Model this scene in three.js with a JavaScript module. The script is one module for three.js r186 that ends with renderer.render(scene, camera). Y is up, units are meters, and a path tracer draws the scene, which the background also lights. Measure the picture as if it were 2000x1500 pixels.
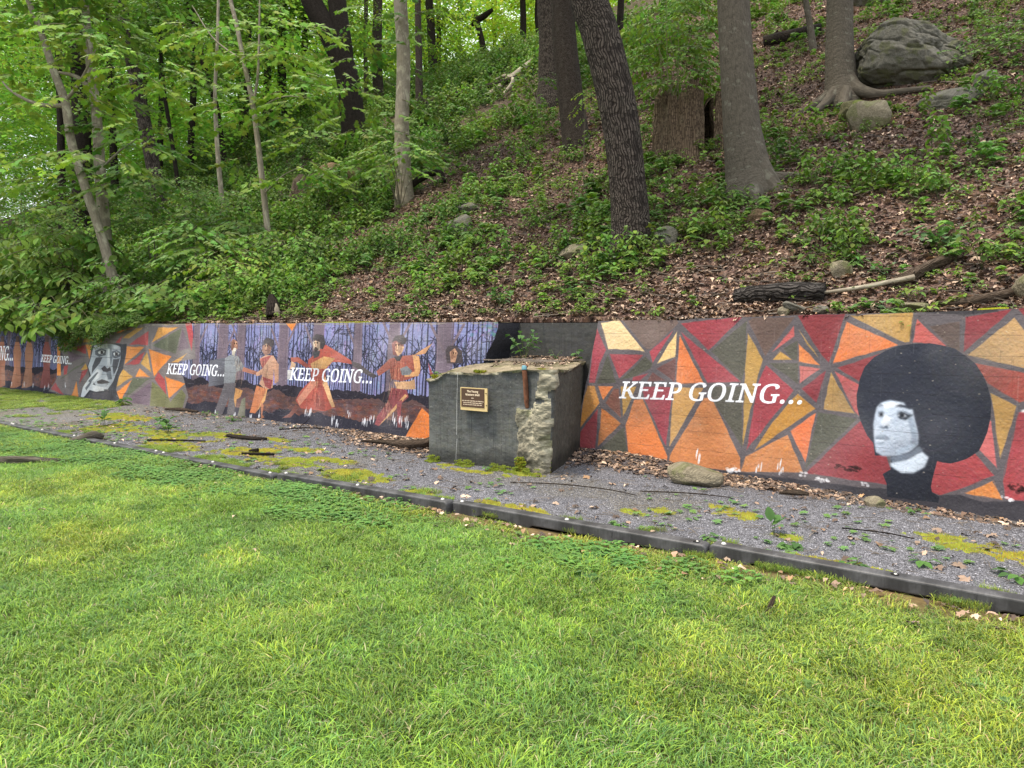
import * as THREE from 'three';
import { mergeGeometries, mergeVertices, toCreasedNormals } from 'three/addons/utils/BufferGeometryUtils.js';

// ------------------------------------------------------------------ camera, sky, sun, exposure
// x runs along the wall (right), y up, z towards the viewer; the wall's face stands at z = 0
const scene = new THREE.Scene();
const TH = 35.5 * Math.PI / 180, PITCH = 4.49 * Math.PI / 180, FPX = 1400;
const camera = new THREE.PerspectiveCamera(2 * Math.atan(750 / FPX) * 180 / Math.PI, 4 / 3, 0.05, 600);
camera.position.set(0, 1.6, 7.86);
camera.lookAt(-Math.sin(TH) * Math.cos(PITCH), 1.6 - Math.sin(PITCH), 7.86 - Math.cos(TH) * Math.cos(PITCH));
camera.updateMatrixWorld(true);
const renderer = new THREE.WebGLRenderer({ antialias: true });
renderer.setSize(1024, 768);
renderer.toneMapping = THREE.LinearToneMapping;
renderer.toneMappingExposure = 1.68;
renderer.shadowMap.enabled = true;
{
  const w = 256, h = 128, d = new Float32Array(w * h * 4);
  for (let j = 0; j < h; j++) for (let i = 0; i < w; i++) {
    const el = ((j + 0.5) / h - 0.5) * Math.PI, up = Math.max(0, Math.sin(el)), k = (j * w + i) * 4;
    const L = 0.95 + 0.5 * up;
    d[k] = L * 0.97; d[k + 1] = L * 1.0; d[k + 2] = L * 1.07; d[k + 3] = 1;
  }
  const sky = new THREE.DataTexture(d, w, h, THREE.RGBAFormat, THREE.FloatType);
  sky.mapping = THREE.EquirectangularReflectionMapping; sky.magFilter = THREE.LinearFilter; sky.needsUpdate = true;
  scene.background = sky; scene.environment = sky;
}
const sun = new THREE.DirectionalLight(0xfff1dc, 3.2);
sun.position.set(-16, 44, 13); sun.target.position.set(-6, 0, 0);
sun.castShadow = true; sun.shadow.radius = 12; sun.shadow.mapSize.set(4096, 4096);
Object.assign(sun.shadow.camera, { left: -50, right: 50, top: 50, bottom: -50, near: 1, far: 140 });
scene.add(sun, sun.target);

// ------------------------------------------------------------------ helpers
function rng(seed) { let a = seed >>> 0; return () => { a = (a + 0x6D2B79F5) | 0; let t = Math.imul(a ^ (a >>> 15), 1 | a); t = (t + Math.imul(t ^ (t >>> 7), 61 | t)) ^ t; return ((t ^ (t >>> 14)) >>> 0) / 4294967296; }; }
const hash = (x, y, z) => { let h = Math.imul(x, 374761393) ^ Math.imul(y, 668265263) ^ Math.imul(z, 1274126177); h = Math.imul(h ^ (h >>> 13), 1274126177); return ((h ^ (h >>> 16)) >>> 0) / 4294967296; };
const fade = (t) => t * t * (3 - 2 * t), mod = (a, n) => ((a % n) + n) % n;
function noise2(x, y, s = 0, px = 0, py = 0) {       // value noise; tiles with period px, py when given
  const ix = Math.floor(x), iy = Math.floor(y), u = fade(x - ix), v = fade(y - iy);
  const X0 = px ? mod(ix, px) : ix, X1 = px ? mod(ix + 1, px) : ix + 1, Y0 = py ? mod(iy, py) : iy, Y1 = py ? mod(iy + 1, py) : iy + 1;
  const a = hash(X0, Y0, s), b = hash(X1, Y0, s), c = hash(X0, Y1, s), d = hash(X1, Y1, s);
  return a + (b - a) * u + (c - a) * v + (a - b - c + d) * u * v;
}
function noise3(x, y, z, s = 0) { const iz = Math.floor(z), w = fade(z - iz); return noise2(x, y, s + iz * 57) * (1 - w) + noise2(x, y, s + (iz + 1) * 57) * w; }
const fbm = (x, y, s = 0, o = 4) => { let v = 0, a = 0.5, f = 1; for (let i = 0; i < o; i++) { v += a * noise2(x * f, y * f, s + i * 13); a *= 0.5; f *= 2.03; } return v / (1 - Math.pow(0.5, o)); };
const fbm3 = (x, y, z, s = 0, o = 4) => { let v = 0, a = 0.5, f = 1; for (let i = 0; i < o; i++) { v += a * noise3(x * f, y * f, z * f, s + i * 13); a *= 0.5; f *= 2.03; } return v / (1 - Math.pow(0.5, o)); };
const fbmT = (x, y, px, py, s = 0, o = 4) => { let v = 0, a = 0.5, f = 1; for (let i = 0; i < o; i++) { v += a * noise2(x * f, y * f, s + i * 13, px * f, py * f); a *= 0.5; f *= 2; } return v / (1 - Math.pow(0.5, o)); };
const clamp = (x, a = 0, b = 1) => Math.min(b, Math.max(a, x)), sm = (a, b, x) => fade(clamp((x - a) / (b - a))), lerp = (a, b, t) => a + (b - a) * t;
const V = (x, y, z) => new THREE.Vector3(x, y, z);
const lin = (hex) => new THREE.Color(hex);

const taken = {};
const numbered = (n) => { const k = taken[n] = (taken[n] ?? -1) + 1; return k ? n + '_' + String(k).padStart(3, '0') : n; };
function tag(o, label, category, group, kind) { if (label) o.userData.label = label; if (category) o.userData.category = category; if (group) o.userData.group = group; if (kind) o.userData.kind = kind; return o; }
function thing(name, label, category, [x, y, z] = [0, 0, 0], turn = 0, group) {
  const o = new THREE.Group(); o.name = numbered(name); o.position.set(x, y, z); o.rotation.y = turn; scene.add(o);
  return tag(o, label, category, group);
}
function obj(name, g, m, parent = scene) {
  const o = new THREE.Mesh(g, m); o.name = parent === scene ? numbered(name) : name; o.castShadow = o.receiveShadow = true; parent.add(o); return o;
}
const M4 = new THREE.Matrix4(), Q = new THREE.Quaternion(), EU = new THREE.Euler();
function xf(x, y, z, yaw, pitch, roll, s, sy = s) { return new THREE.Matrix4().compose(V(x, y, z), new THREE.Quaternion().setFromEuler(EU.set(pitch, yaw, roll, 'YXZ')), V(s, sy, s)); }
function inst(name, g, m, items, parent = scene, label) {
  const o = new THREE.InstancedMesh(g, m, items.length);
  items.forEach((it, i) => { o.setMatrixAt(i, it.m); o.setColorAt(i, it.c ?? WHITE); });
  o.name = parent === scene ? numbered(name) : name; o.castShadow = o.receiveShadow = true; o.userData.kind = 'stuff'; if (label) o.userData.label = label;
  parent.add(o); return o;
}
const WHITE = new THREE.Color(1, 1, 1);
const vp = new THREE.Matrix4();
{ camera.aspect = 4 / 3; camera.updateProjectionMatrix(); vp.multiplyMatrices(camera.projectionMatrix, camera.matrixWorldInverse); }
const pv = new THREE.Vector4();
function seen(x, y, z, m = 0.2) { pv.set(x, y, z, 1).applyMatrix4(vp); return pv.w > 0.3 && Math.abs(pv.x) < pv.w * (1 + m) && Math.abs(pv.y) < pv.w * (1 + m) ? pv.w : 0; }   // depth, or 0 when well outside the view

class MB {                                              // collects triangles into one geometry
  constructor() { this.p = []; this.u = []; this.c = []; this.i = []; }
  v(x, y, z, u = 0, w = 0, c = WHITE) { this.p.push(x, y, z); this.u.push(u, w); this.c.push(c.r, c.g, c.b); return this.p.length / 3 - 1; }
  t(a, b, c) { this.i.push(a, b, c); }
  shape(tpl, m, c) { const b = this.p.length / 3, q = V(); for (const [x, y, z, k] of tpl.p) { q.set(x, y, z).applyMatrix4(m); this.v(q.x, q.y, q.z, x, z, k === undefined ? c : new THREE.Color(c.r * k, c.g * k, c.b * k)); } for (const i of tpl.i) this.i.push(b + i); }
  rod(pts, n, c) {                                      // pts [x, y, z, r]
    const ring = []; let N = null;
    for (let j = 0; j < pts.length; j++) {
      const a = pts[Math.max(0, j - 1)], b = pts[Math.min(pts.length - 1, j + 1)], T = V(b[0] - a[0], b[1] - a[1], b[2] - a[2]).normalize();
      N = (N ?? (Math.abs(T.y) < 0.8 ? V(0, 1, 0) : V(1, 0, 0))).clone(); N.addScaledVector(T, -N.dot(T)).normalize();
      const B = V().crossVectors(T, N), r = [];
      for (let i = 0; i < n; i++) { const an = i / n * Math.PI * 2, R = pts[j][3]; r.push(this.v(pts[j][0] + (N.x * Math.cos(an) + B.x * Math.sin(an)) * R, pts[j][1] + (N.y * Math.cos(an) + B.y * Math.sin(an)) * R, pts[j][2] + (N.z * Math.cos(an) + B.z * Math.sin(an)) * R, i / n, j, c)); }
      ring.push(r);
    }
    for (let j = 0; j + 1 < ring.length; j++) for (let i = 0; i < n; i++) { const k = (i + 1) % n; this.t(ring[j][i], ring[j][k], ring[j + 1][i]); this.t(ring[j][k], ring[j + 1][k], ring[j + 1][i]); }
  }
  geom() {
    const g = new THREE.BufferGeometry();
    g.setAttribute('position', new THREE.Float32BufferAttribute(this.p, 3)); g.setAttribute('uv', new THREE.Float32BufferAttribute(this.u, 2)); g.setAttribute('color', new THREE.Float32BufferAttribute(this.c, 3));
    g.setIndex(this.i); g.computeVertexNormals(); return g;
  }
}
function grid(nu, nv, fn) {                             // fn(u, v) -> [x, y, z, tu, tv, r, g, b]
  const g = new THREE.BufferGeometry(), p = [], t = [], c = [], ix = []; let col = false;
  for (let j = 0; j <= nv; j++) for (let i = 0; i <= nu; i++) { const q = fn(i / nu, j / nv); p.push(q[0], q[1], q[2]); t.push(q[3] ?? i / nu, q[4] ?? j / nv); if (q.length > 5) { col = true; c.push(q[5], q[6], q[7]); } }
  for (let j = 0; j < nv; j++) for (let i = 0; i < nu; i++) { const a = j * (nu + 1) + i, b = a + 1, d = a + nu + 1, e = d + 1; ix.push(a, b, e, a, e, d); }
  g.setAttribute('position', new THREE.Float32BufferAttribute(p, 3)); g.setAttribute('uv', new THREE.Float32BufferAttribute(t, 2)); if (col) g.setAttribute('color', new THREE.Float32BufferAttribute(c, 3));
  g.setIndex(ix); g.computeVertexNormals(); return g;
}
// textures
function dataTex(w, h, fn, srgb = false) {              // fn(u, v) -> [r, g, b] in 0..1
  const d = new Uint8Array(w * h * 4);
  for (let j = 0; j < h; j++) for (let i = 0; i < w; i++) { const q = fn(i / w, j / h), k = (j * w + i) * 4; d[k] = clamp(q[0]) * 255; d[k + 1] = clamp(q[1]) * 255; d[k + 2] = clamp(q[2]) * 255; d[k + 3] = 255; }
  const t = new THREE.DataTexture(d, w, h); t.wrapS = t.wrapT = THREE.RepeatWrapping; t.magFilter = THREE.LinearFilter; t.minFilter = THREE.LinearMipmapLinearFilter; t.generateMipmaps = true;
  if (srgb) t.colorSpace = THREE.SRGBColorSpace; t.needsUpdate = true; return t;
}
function canvasTex(w, h, draw, srgb = true) {
  const c = document.createElement('canvas'); c.width = w; c.height = h; draw(c.getContext('2d'), w, h);
  const t = new THREE.CanvasTexture(c); if (srgb) t.colorSpace = THREE.SRGBColorSpace; t.wrapS = t.wrapT = THREE.RepeatWrapping; return t;
}
const rep = (t, x, y) => { const q = t.clone(); q.repeat.set(x, y); q.needsUpdate = true; return q; };
const css = (r, g, b, a = 1) => `rgba(${r | 0},${g | 0},${b | 0},${a})`;

// the lie of the land: level ground before the wall, a wooded bank behind it rising to a crest
const crest = (t) => clamp(33 + 0.55 * (t + 26.7), 15, 46);
function hillY(t, s) {
  const c = crest(t), k = s - 0.35, over = Math.max(0, k - c);
  let r = k < c - 4 ? k : c - 4 + 4 * (1 - Math.exp(-(k - c + 4) / 4));
  r -= over * 0.12;
  const b = clamp(s / 3);
  return 1.635 + 0.6 * r + b * ((fbm(t * 0.35, s * 0.35, 5) - 0.5) * 0.55 + (fbm(t * 1.3, s * 1.3, 9, 3) - 0.5) * 0.14);
}
const edgeS = (t) => t > -4 ? lerp(-3.0, -3.12, clamp((0.6 - t) / 4.6)) : lerp(-3.12, -3.2, clamp((-4 - t) / 3));
const pathY = (t, s) => 0.012 + (fbm(t * 1.2, s * 1.2, 21, 3) - 0.5) * 0.03 + 0.06 * Math.exp(-Math.max(0, -0.1 - s) / 0.3) * sm(-5, -4.4, t) * sm(-2.9, -3.8, t) - 0.16 * sm(-1.2, -0.1, s) * clamp((t + 3.6) / 3.4);

// ------------------------------------------------------------------ materials
const std = (o) => new THREE.MeshPhysicalMaterial({ roughness: 0.9, specularIntensity: 0.3, ...o });
const leafMat = (o) => new THREE.MeshPhysicalMaterial({ color: 0xffffff, vertexColors: true, side: THREE.DoubleSide, roughness: 0.82, transmission: 0.5, thickness: 0, specularIntensity: 0.3, ...o });
const leafM = leafMat({}), farLeafM = leafMat({ transmission: 0.75, roughness: 0.95, specularIntensity: 0.1 }), grassM = leafMat({ transmission: 0.35, roughness: 0.85, clearcoat: 0.3, clearcoatRoughness: 0.35 }), plainM = std({ vertexColors: true, side: THREE.DoubleSide });
const concreteBump = dataTex(512, 512, (u, v) => { const n = 0.5 * fbmT(u * 14, v * 14, 14, 14, 3, 5) + 0.35 * fbmT(u * 60, v * 60, 60, 60, 8, 3) + 0.15 * Math.pow(fbmT(u * 8, v * 30, 8, 30, 18, 3), 2); return [n, n, n]; });

function barkTex(kind, seed) {                          // one tile is about 0.8 m round and 1.6 m up
  const W = 256, H = 512, hgt = new Float32Array(W * H);
  const F = { furrow: [13, 5, 1.2], fine: [26, 14, 0.8], smooth: [10, 14, 0.3], pale: [7, 18, 0.35] }[kind];
  for (let j = 0; j < H; j++) for (let i = 0; i < W; i++) {
    const u = i / W, v = j / H;
    const wx = (fbmT(u * 4, v * 5, 4, 5, seed + 5, 3) - 0.5) * 2.6, wy = (fbmT(u * 8, v * 10, 8, 10, seed + 15, 3) - 0.5) * 0.9;
    const plate = (n, ph) => { const q = u * n + wx + wy + ph, f = q - Math.floor(q), id = mod(Math.floor(q), n); return [Math.min(f, 1 - f) * 2, id]; };   // long ridges between furrows
    const [p1, i1] = plate(F[0], 0), [p2] = plate(F[0] + 4, 0.37 + 0.8 * (fbmT(u * 4, v * 7, 4, 7, seed + 25, 2) - 0.5));
    const brk = sm(0.5, 0.68, noise2(i1 * 3.7, v * F[1] * 4, seed + 3, 0, F[1] * 4)) * 0.55, tone = 0.55 + 0.9 * fbmT(u * 6, v * 6, 6, 6, seed + 44, 4);
    let r = sm(0.02, 0.55, p1) * (0.55 + 0.45 * sm(0.0, 0.35, p2)) - brk; r = clamp(r);
    const f = fbmT(u * 24, v * 40, 24, 40, seed + 77, 4); r = clamp(r * tone);
    hgt[j * W + i] = kind === 'smooth' || kind === 'pale' ? 0.35 * f + 0.3 * fbmT(u * F[0], v * F[1], F[0], F[1], seed, 3) + 0.35 * fbmT(u * 44, v * 12, 44, 12, seed + 8, 3) : 0.6 * r + 0.4 * f * (0.4 + 0.6 * r);
  }
  const P = { furrow: [[0.016, 0.013, 0.012], [0.15, 0.135, 0.122]], fine: [[0.022, 0.018, 0.015], [0.105, 0.09, 0.078]], smooth: [[0.025, 0.021, 0.016], [0.135, 0.118, 0.093]], pale: [[0.09, 0.075, 0.055], [0.34, 0.3, 0.23]] }[kind];
  const toS = (x) => x <= 0.0031308 ? 12.92 * x : 1.055 * Math.pow(x, 1 / 2.4) - 0.055;
  const at = (u, v) => hgt[mod(Math.round(v * H), H) * W + mod(Math.round(u * W), W)];
  const map = dataTex(W, H, (u, v) => {
    let k = kind === 'furrow' || kind === 'fine' ? Math.pow(at(u, v), 1.4) : at(u, v);
    const lich = sm(0.58, 0.72, fbmT(u * 5, v * 8, 5, 8, seed + 101, 4)) * (kind === 'smooth' ? 0.7 : kind === 'pale' ? 0.9 : 0.25);
    const c = [0, 1, 2].map((n) => lerp(P[0][n], P[1][n], k));
    return [lerp(c[0], c[0] * 1.35 + 0.03, lich), lerp(c[1], c[1] * 1.4 + 0.035, lich), lerp(c[2], c[2] * 1.35 + 0.03, lich)].map(toS);
  }, true);
  const bump = dataTex(W, H, (u, v) => { const k = at(u, v); return [k, k, k]; });
  return std({ map, bumpMap: bump, bumpScale: { furrow: 0.035, fine: 0.016, smooth: 0.022, pale: 0.006 }[kind], roughness: 0.95 });
}
const barkM = { furrow: barkTex('furrow', 11), fine: barkTex('fine', 23), smooth: barkTex('smooth', 37), pale: barkTex('pale', 41) };
barkM.furrow.color.setRGB(0.74, 0.68, 0.63); barkM.fine.color.setRGB(0.78, 0.72, 0.68);
const darkBarkM = barkM.fine.clone(); darkBarkM.color.setRGB(0.42, 0.38, 0.35); barkM.dark = darkBarkM;
barkM.char = barkM.furrow.clone(); barkM.char.color.setRGB(0.55, 0.55, 0.56);
barkM.wood = barkM.fine.clone(); barkM.wood.color.setRGB(1.5, 1.3, 1.1);

// ------------------------------------------------------------------ leaf shapes (unit length along +z, face up)
const OVATE = { p: [[0, 0, 0, .8], [-.24, .05, .26], [.24, .05, .26], [-.29, .06, .5], [.29, .06, .5], [-.17, .0, .8], [.17, .0, .8], [0, -.12, 1.0], [0, 0, .3, .85], [0, -.02, .62, .85]], i: [0, 8, 1, 0, 2, 8, 1, 8, 3, 8, 9, 3, 2, 4, 8, 8, 4, 9, 3, 9, 5, 4, 6, 9, 5, 9, 7, 9, 6, 7] };
const SIMPLE = { p: [[0, 0, 0], [-.28, .06, .45], [.28, .06, .45], [0, -.02, .5, .85], [0, -.1, 1]], i: [0, 3, 1, 0, 2, 3, 1, 3, 4, 3, 2, 4] };
const HEART = { p: [[0, 0, .02, .85], [-.3, .05, -.08], [.3, .05, -.08], [-.44, .07, .25], [.44, .07, .25], [-.27, .04, .62], [.27, .04, .62], [0, -.08, 1], [0, 0, .45, .85]], i: [0, 8, 1, 1, 8, 3, 3, 8, 5, 5, 8, 7, 0, 2, 8, 2, 4, 8, 4, 6, 8, 6, 7, 8] };
const MAPLE = (() => { const half = [[0.16, -.06], [.36, -.12], [.34, .06], [.66, .2], [.46, .3], [.62, .56], [.34, .5], [.22, .52], [.24, .74], [.1, .76]]; const p = [[0, 0, .28, .9], [0, .02, 0]]; for (const [x, z] of half) p.push([x, -.1 * x * x - .03 + .05 * (z > .1 && z < .35 ? 0 : 1) * x, z]); p.push([0, -.1, 1.02]); for (const [x, z] of [...half].reverse()) p.push([-x, -.1 * x * x - .03 + .05 * (z > .1 && z < .35 ? 0 : 1) * x, z]); const i = []; for (let k = 1; k < p.length; k++) i.push(0, k === p.length - 1 ? 1 : k + 1, k); return { p, i }; })();
const QUADLEAF = { p: [[0, 0, 0], [-.36, .04, .5], [.36, .04, .5], [0, -.08, 1]], i: [0, 2, 1, 1, 2, 3] };
const green = (R, k = 1, y = 0) => new THREE.Color((0.108 + 0.045 * y) * k * (0.8 + 0.4 * R()), (0.205 + 0.03 * y) * k * (0.8 + 0.4 * R()), (0.029 - 0.006 * y) * k * (0.7 + 0.6 * R()));
const TWIG = new THREE.Color(0.11, 0.1, 0.06);

function spray(tpl, seed, { n = 7, len = 0.7, size = 0.15, droop = 0.5, fan = 1.05, twig = true, k = 1 } = {}) {   // a leafy twig, leaves in pairs, along +z
  const R = rng(seed), b = new MB(), path = [];
  for (let j = 0; j <= 5; j++) { const f = j / 5; path.push([Math.sin(f * 3 + seed) * 0.03, -0.16 * len * f * f, len * f, 0.006 * (1.2 - f)]); }
  if (twig) b.rod(path, 4, TWIG);
  for (let j = 0; j < n; j++) {
    const f = (j + 0.6) / n, y0 = -0.16 * len * f * f, z0 = len * f;
    for (const sd of j === n - 1 ? [-1, 1, 0] : [-1, 1]) {
      const yaw = sd * fan * (0.75 + 0.5 * R()), pl = size * (0.35 + 0.5 * R()), S = size * (0.7 + 0.55 * R());
      const x = Math.sin(yaw) * pl, z = z0 + Math.cos(yaw) * pl, y = y0 + 0.02 * R() - 0.03;
      b.shape(tpl, xf(x, y, z, yaw * 1.15, droop * (0.4 + 1.1 * R()), (R() - 0.5) * 0.7, S), green(R, k));
    }
  }
  return b.geom();
}
const mapleSprays = [1, 2, 3].map((s) => spray(MAPLE, s, { n: 6, len: 0.75, size: 0.145 }));
const ovateSprays = [4, 5, 6].map((s) => spray(OVATE, s, { n: 7, len: 0.7, size: 0.13, droop: 0.4 }));
const bushSprays = [7, 8].map((s) => spray(OVATE, s, { n: 5, len: 0.6, size: 0.2, droop: 0.6, fan: 1.2 }));
const farSprays = [9, 10, 12].map((s) => { const R = rng(s), b = new MB(); for (let j = 0; j < 34; j++) { const a = R() * 6.28, r = Math.sqrt(R()) * 0.62; b.shape(QUADLEAF, xf(Math.cos(a) * r, (R() - 0.5) * 0.3 - r * r * 0.25, Math.sin(a) * r, R() * 6.28, 0.5 * R(), (R() - 0.5) * 0.9, 0.13 + 0.07 * R()), green(R)); } return b.geom(); });
const fernSprays = [13, 14].map((s) => spray(SIMPLE, s, { n: 13, len: 0.7, size: 0.1, droop: 0.25, fan: 1.3 }));
const tint = (R, k = 1, y = 0) => { const b = k * (0.75 + 0.5 * R()), h = R() - 0.5; return new THREE.Color(b * (1 + 0.25 * h + 0.55 * y), b * (1 + 0.12 * y), b * (1 - 0.3 * h - 0.2 * y)); };

// sprays held in clumps [x, y, z, horizontal radius, height radius, count]
function clumpItems(clumps, R, { o = [0, 0, 0], k = 1, y = 0, s = 1, up = 0 } = {}) {
  const it = [];
  for (const [cx, cy, cz, rx, ry, n] of clumps) for (let j = 0; j < n; j++) {
    const a = R() * Math.PI * 2, rr = Math.cbrt(R()), el = Math.asin(2 * R() - 1), dx = Math.cos(a) * Math.cos(el) * rr, dz = Math.sin(a) * Math.cos(el) * rr, dy = Math.sin(el) * rr;
    it.push({ m: xf(cx - o[0] + dx * rx, cy - o[1] + dy * ry, cz - o[2] + dz * rx, Math.atan2(dx, dz) + (R() - 0.5) * 1.6, 0.1 + 0.3 * R() - up, (R() - 0.5) * 0.5, s * (0.75 + 0.5 * R())), c: tint(R, k, y) });
  }
  return it;
}
const split = (items, n) => { const r = Array.from({ length: n }, () => []); items.forEach((it, i) => r[i % n].push(it)); return r; };

function tubeGeom(pts, { seg = 16, step = 0.15, amp = 0, flare = 0, lobes = 5, fh = 0.45, seed = 1, tileU = 0.8, tileV = 1.6, cap = false, rough = 0 } = {}) {   // pts [x, y, z, r]
  const curve = new THREE.CatmullRomCurve3(pts.map((p) => V(p[0], p[1], p[2])), false, 'centripetal'), L = curve.getLength(), n = Math.max(3, Math.round(L / step));
  const rAt = (f) => { const x = f * (pts.length - 1), i = Math.min(pts.length - 2, Math.floor(x)); return lerp(pts[i][3], pts[i + 1][3], x - i); };
  const p = [], t = [], ix = [], r0 = pts[0][3], nu = Math.max(1, Math.round(2 * Math.PI * r0 / tileU)); let N = null;
  for (let j = 0; j <= n; j++) {
    const f = j / n, c = curve.getPoint(f), T = curve.getTangent(f), h = f * L;
    N = (N ?? (Math.abs(T.y) < 0.8 ? V(0, 1, 0) : V(1, 0, 0))).clone(); N.addScaledVector(T, -N.dot(T)).normalize();
    const B = V().crossVectors(T, N);
    for (let i = 0; i <= seg; i++) {
      const a = i % seg / seg * Math.PI * 2, ca = Math.cos(a), sa = Math.sin(a);
      let r = rAt(f) * (1 + amp * (fbm3(ca * 1.3 + 5, sa * 1.3 + 5, h * 0.9, seed, 3) - 0.5) * 2);
      if (rough) r += rough * (fbm3(ca * 5 + 5, sa * 5 + 5, h * 4, seed + 7, 3) - 0.5);
      if (flare) r += flare * Math.exp(-h / fh) * (0.45 + 0.55 * Math.pow(0.5 + 0.5 * Math.cos(a * lobes + seed), 1.5));
      p.push(c.x + (N.x * ca + B.x * sa) * r, c.y + (N.y * ca + B.y * sa) * r, c.z + (N.z * ca + B.z * sa) * r); t.push(i / seg * nu, h / tileV);
    }
  }
  for (let j = 0; j < n; j++) for (let i = 0; i < seg; i++) { const a = j * (seg + 1) + i, b = a + 1, d = a + seg + 1, e = d + 1; ix.push(a, b, d, b, e, d); }
  if (cap) for (const j of [0, n]) { const k = p.length / 3, c = curve.getPoint(j / n); p.push(c.x, c.y, c.z); t.push(0.5, 0.5); for (let i = 0; i < seg; i++) { const a = j * (seg + 1) + i; j ? ix.push(a, a + 1, k) : ix.push(a + 1, a, k); } }
  const g = new THREE.BufferGeometry(); g.setAttribute('position', new THREE.Float32BufferAttribute(p, 3)); g.setAttribute('uv', new THREE.Float32BufferAttribute(t, 2)); g.setIndex(ix); g.computeVertexNormals();
  if (!cap) { const nn = g.attributes.normal; for (let j = 0; j <= n; j++) { const a = j * (seg + 1), b = a + seg, x = nn.getX(a) + nn.getX(b), y = nn.getY(a) + nn.getY(b), z = nn.getZ(a) + nn.getZ(b), l = Math.hypot(x, y, z) || 1; for (const k of [a, b]) nn.setXYZ(k, x / l, y / l, z / l); } }
  return g;
}
function rockGeom(seed, [sx, sy, sz], { detail = 20, facets = 11, soft = 0.03, rough = 0.09, cracks = 0, tile = 0.5 } = {}) {
  const R = rng(seed * 77 + 3), pl = [];
  for (let i = 0; i < facets; i++) { const a = R() * 6.28, y = R() * 1.7 - 0.7, q = Math.sqrt(Math.max(0, 1 - y * y)); pl.push([V(Math.cos(a) * q, y, Math.sin(a) * q), 0.62 + 0.36 * R()]); }
  let g = new THREE.IcosahedronGeometry(1, detail); g.deleteAttribute('normal'); g.deleteAttribute('uv'); g = mergeVertices(g, 1e-4);
  const p = g.attributes.position, d = V(), uv = [];
  for (let i = 0; i < p.count; i++) {
    d.fromBufferAttribute(p, i).normalize();
    let r = 1; for (const [n, h] of pl) { const c = d.dot(n); if (c > 0.05) { const q = h / c, e = clamp(0.5 + 0.5 * (r - q) / soft); r = lerp(r, q, e) - soft * e * (1 - e); } }
    r += rough * 2 * (fbm3(d.x * 2.2 + 9, d.y * 2.2 + 9, d.z * 2.2 + 9, seed, 5) - 0.5);
    if (cracks) { const w = Math.abs(2 * noise3(d.x * 1.9 + 4, d.y * 2.6 + 4, d.z * 1.9 + 4, seed + 60) - 1), w2 = Math.abs(2 * noise3(d.x * 3.4 + 4, d.y * 3 + 4, d.z * 3.4 + 4, seed + 90) - 1); r -= cracks * (Math.exp(-w * w * 160) + 0.6 * Math.exp(-w2 * w2 * 160)); r += cracks * 0.9 * (noise3(d.x * 1.9 + 4, d.y * 2.6 + 4, d.z * 1.9 + 4, seed + 60) > 0.5 ? 0.5 : -0.2); }
    p.setXYZ(i, d.x * r * sx, d.y * r * sy, d.z * r * sz); uv.push((d.x * r * sx + 0.6 * d.z * r * sz) / tile, (d.y * r * sy + 0.5 * d.z * r * sz) / tile);
  }
  g.setAttribute('uv', new THREE.Float32BufferAttribute(uv, 2)); g.computeVertexNormals(); return g;
}
const toS = (x) => x <= 0.0031308 ? 12.92 * x : 1.055 * Math.pow(x, 1 / 2.4) - 0.055;
function rockMat(a, b, lichen, seed, amount = 0.5) {
  const map = dataTex(256, 256, (u, v) => { const f = fbmT(u * 6, v * 6, 6, 6, seed, 5), g = fbmT(u * 40, v * 40, 40, 40, seed + 9, 3), l = sm(0.5, 0.66, fbmT(u * 4, v * 4, 4, 4, seed + 40, 5)) * amount; return [0, 1, 2].map((n) => toS(lerp(lerp(a[n], b[n], 0.6 * f + 0.4 * g), lichen[n], l) * (0.75 + 0.5 * g))); }, true);
  return std({ map, bumpMap: rep(concreteBump, 2, 2), bumpScale: 0.03, roughness: 0.95 });
}
const rockGreyM = rockMat([0.07, 0.068, 0.055], [0.19, 0.18, 0.15], [0.1, 0.105, 0.05], 3, 0.7), rockTanM = rockMat([0.13, 0.11, 0.075], [0.27, 0.24, 0.17], [0.12, 0.13, 0.05], 7, 0.6), rockBrownM = rockMat([0.09, 0.06, 0.035], [0.22, 0.15, 0.09], [0.08, 0.09, 0.03], 12, 0.3);

// ------------------------------------------------------------------ ground, lawn, path, hillside
const soilMap = canvasTex(1024, 1024, (g, w, h) => {     // 2.4 m of forest floor: dark soil under layers of dead leaves
  const R = rng(91); g.fillStyle = '#46352d'; g.fillRect(0, 0, w, h);
  const pal = [[74, 60, 54], [104, 86, 78], [134, 114, 106], [170, 150, 142], [52, 42, 37], [116, 94, 76], [38, 30, 27]];
  for (let k = 0; k < 9000; k++) {
    const c = pal[Math.floor(R() * pal.length)], x = R() * w, y = R() * h, a = R() * 6.28, L = 10 + 18 * R(), W = 4 + 8 * R();
    for (const [ox, oy] of [[0, 0], [w, 0], [-w, 0], [0, h], [0, -h]]) {
      if (x + ox < -40 || x + ox > w + 40 || y + oy < -40 || y + oy > h + 40) continue;
      g.save(); g.translate(x + ox, y + oy); g.rotate(a); g.fillStyle = css(c[0], c[1], c[2], 0.55); g.beginPath(); g.moveTo(-L, 0); g.quadraticCurveTo(0, -W * 1.4, L, 0); g.quadraticCurveTo(0, W * 1.4, -L, 0); g.fill(); g.restore();
    }
  }
});
soilMap.repeat.set(1 / 2.4, 1 / 2.4);
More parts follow.
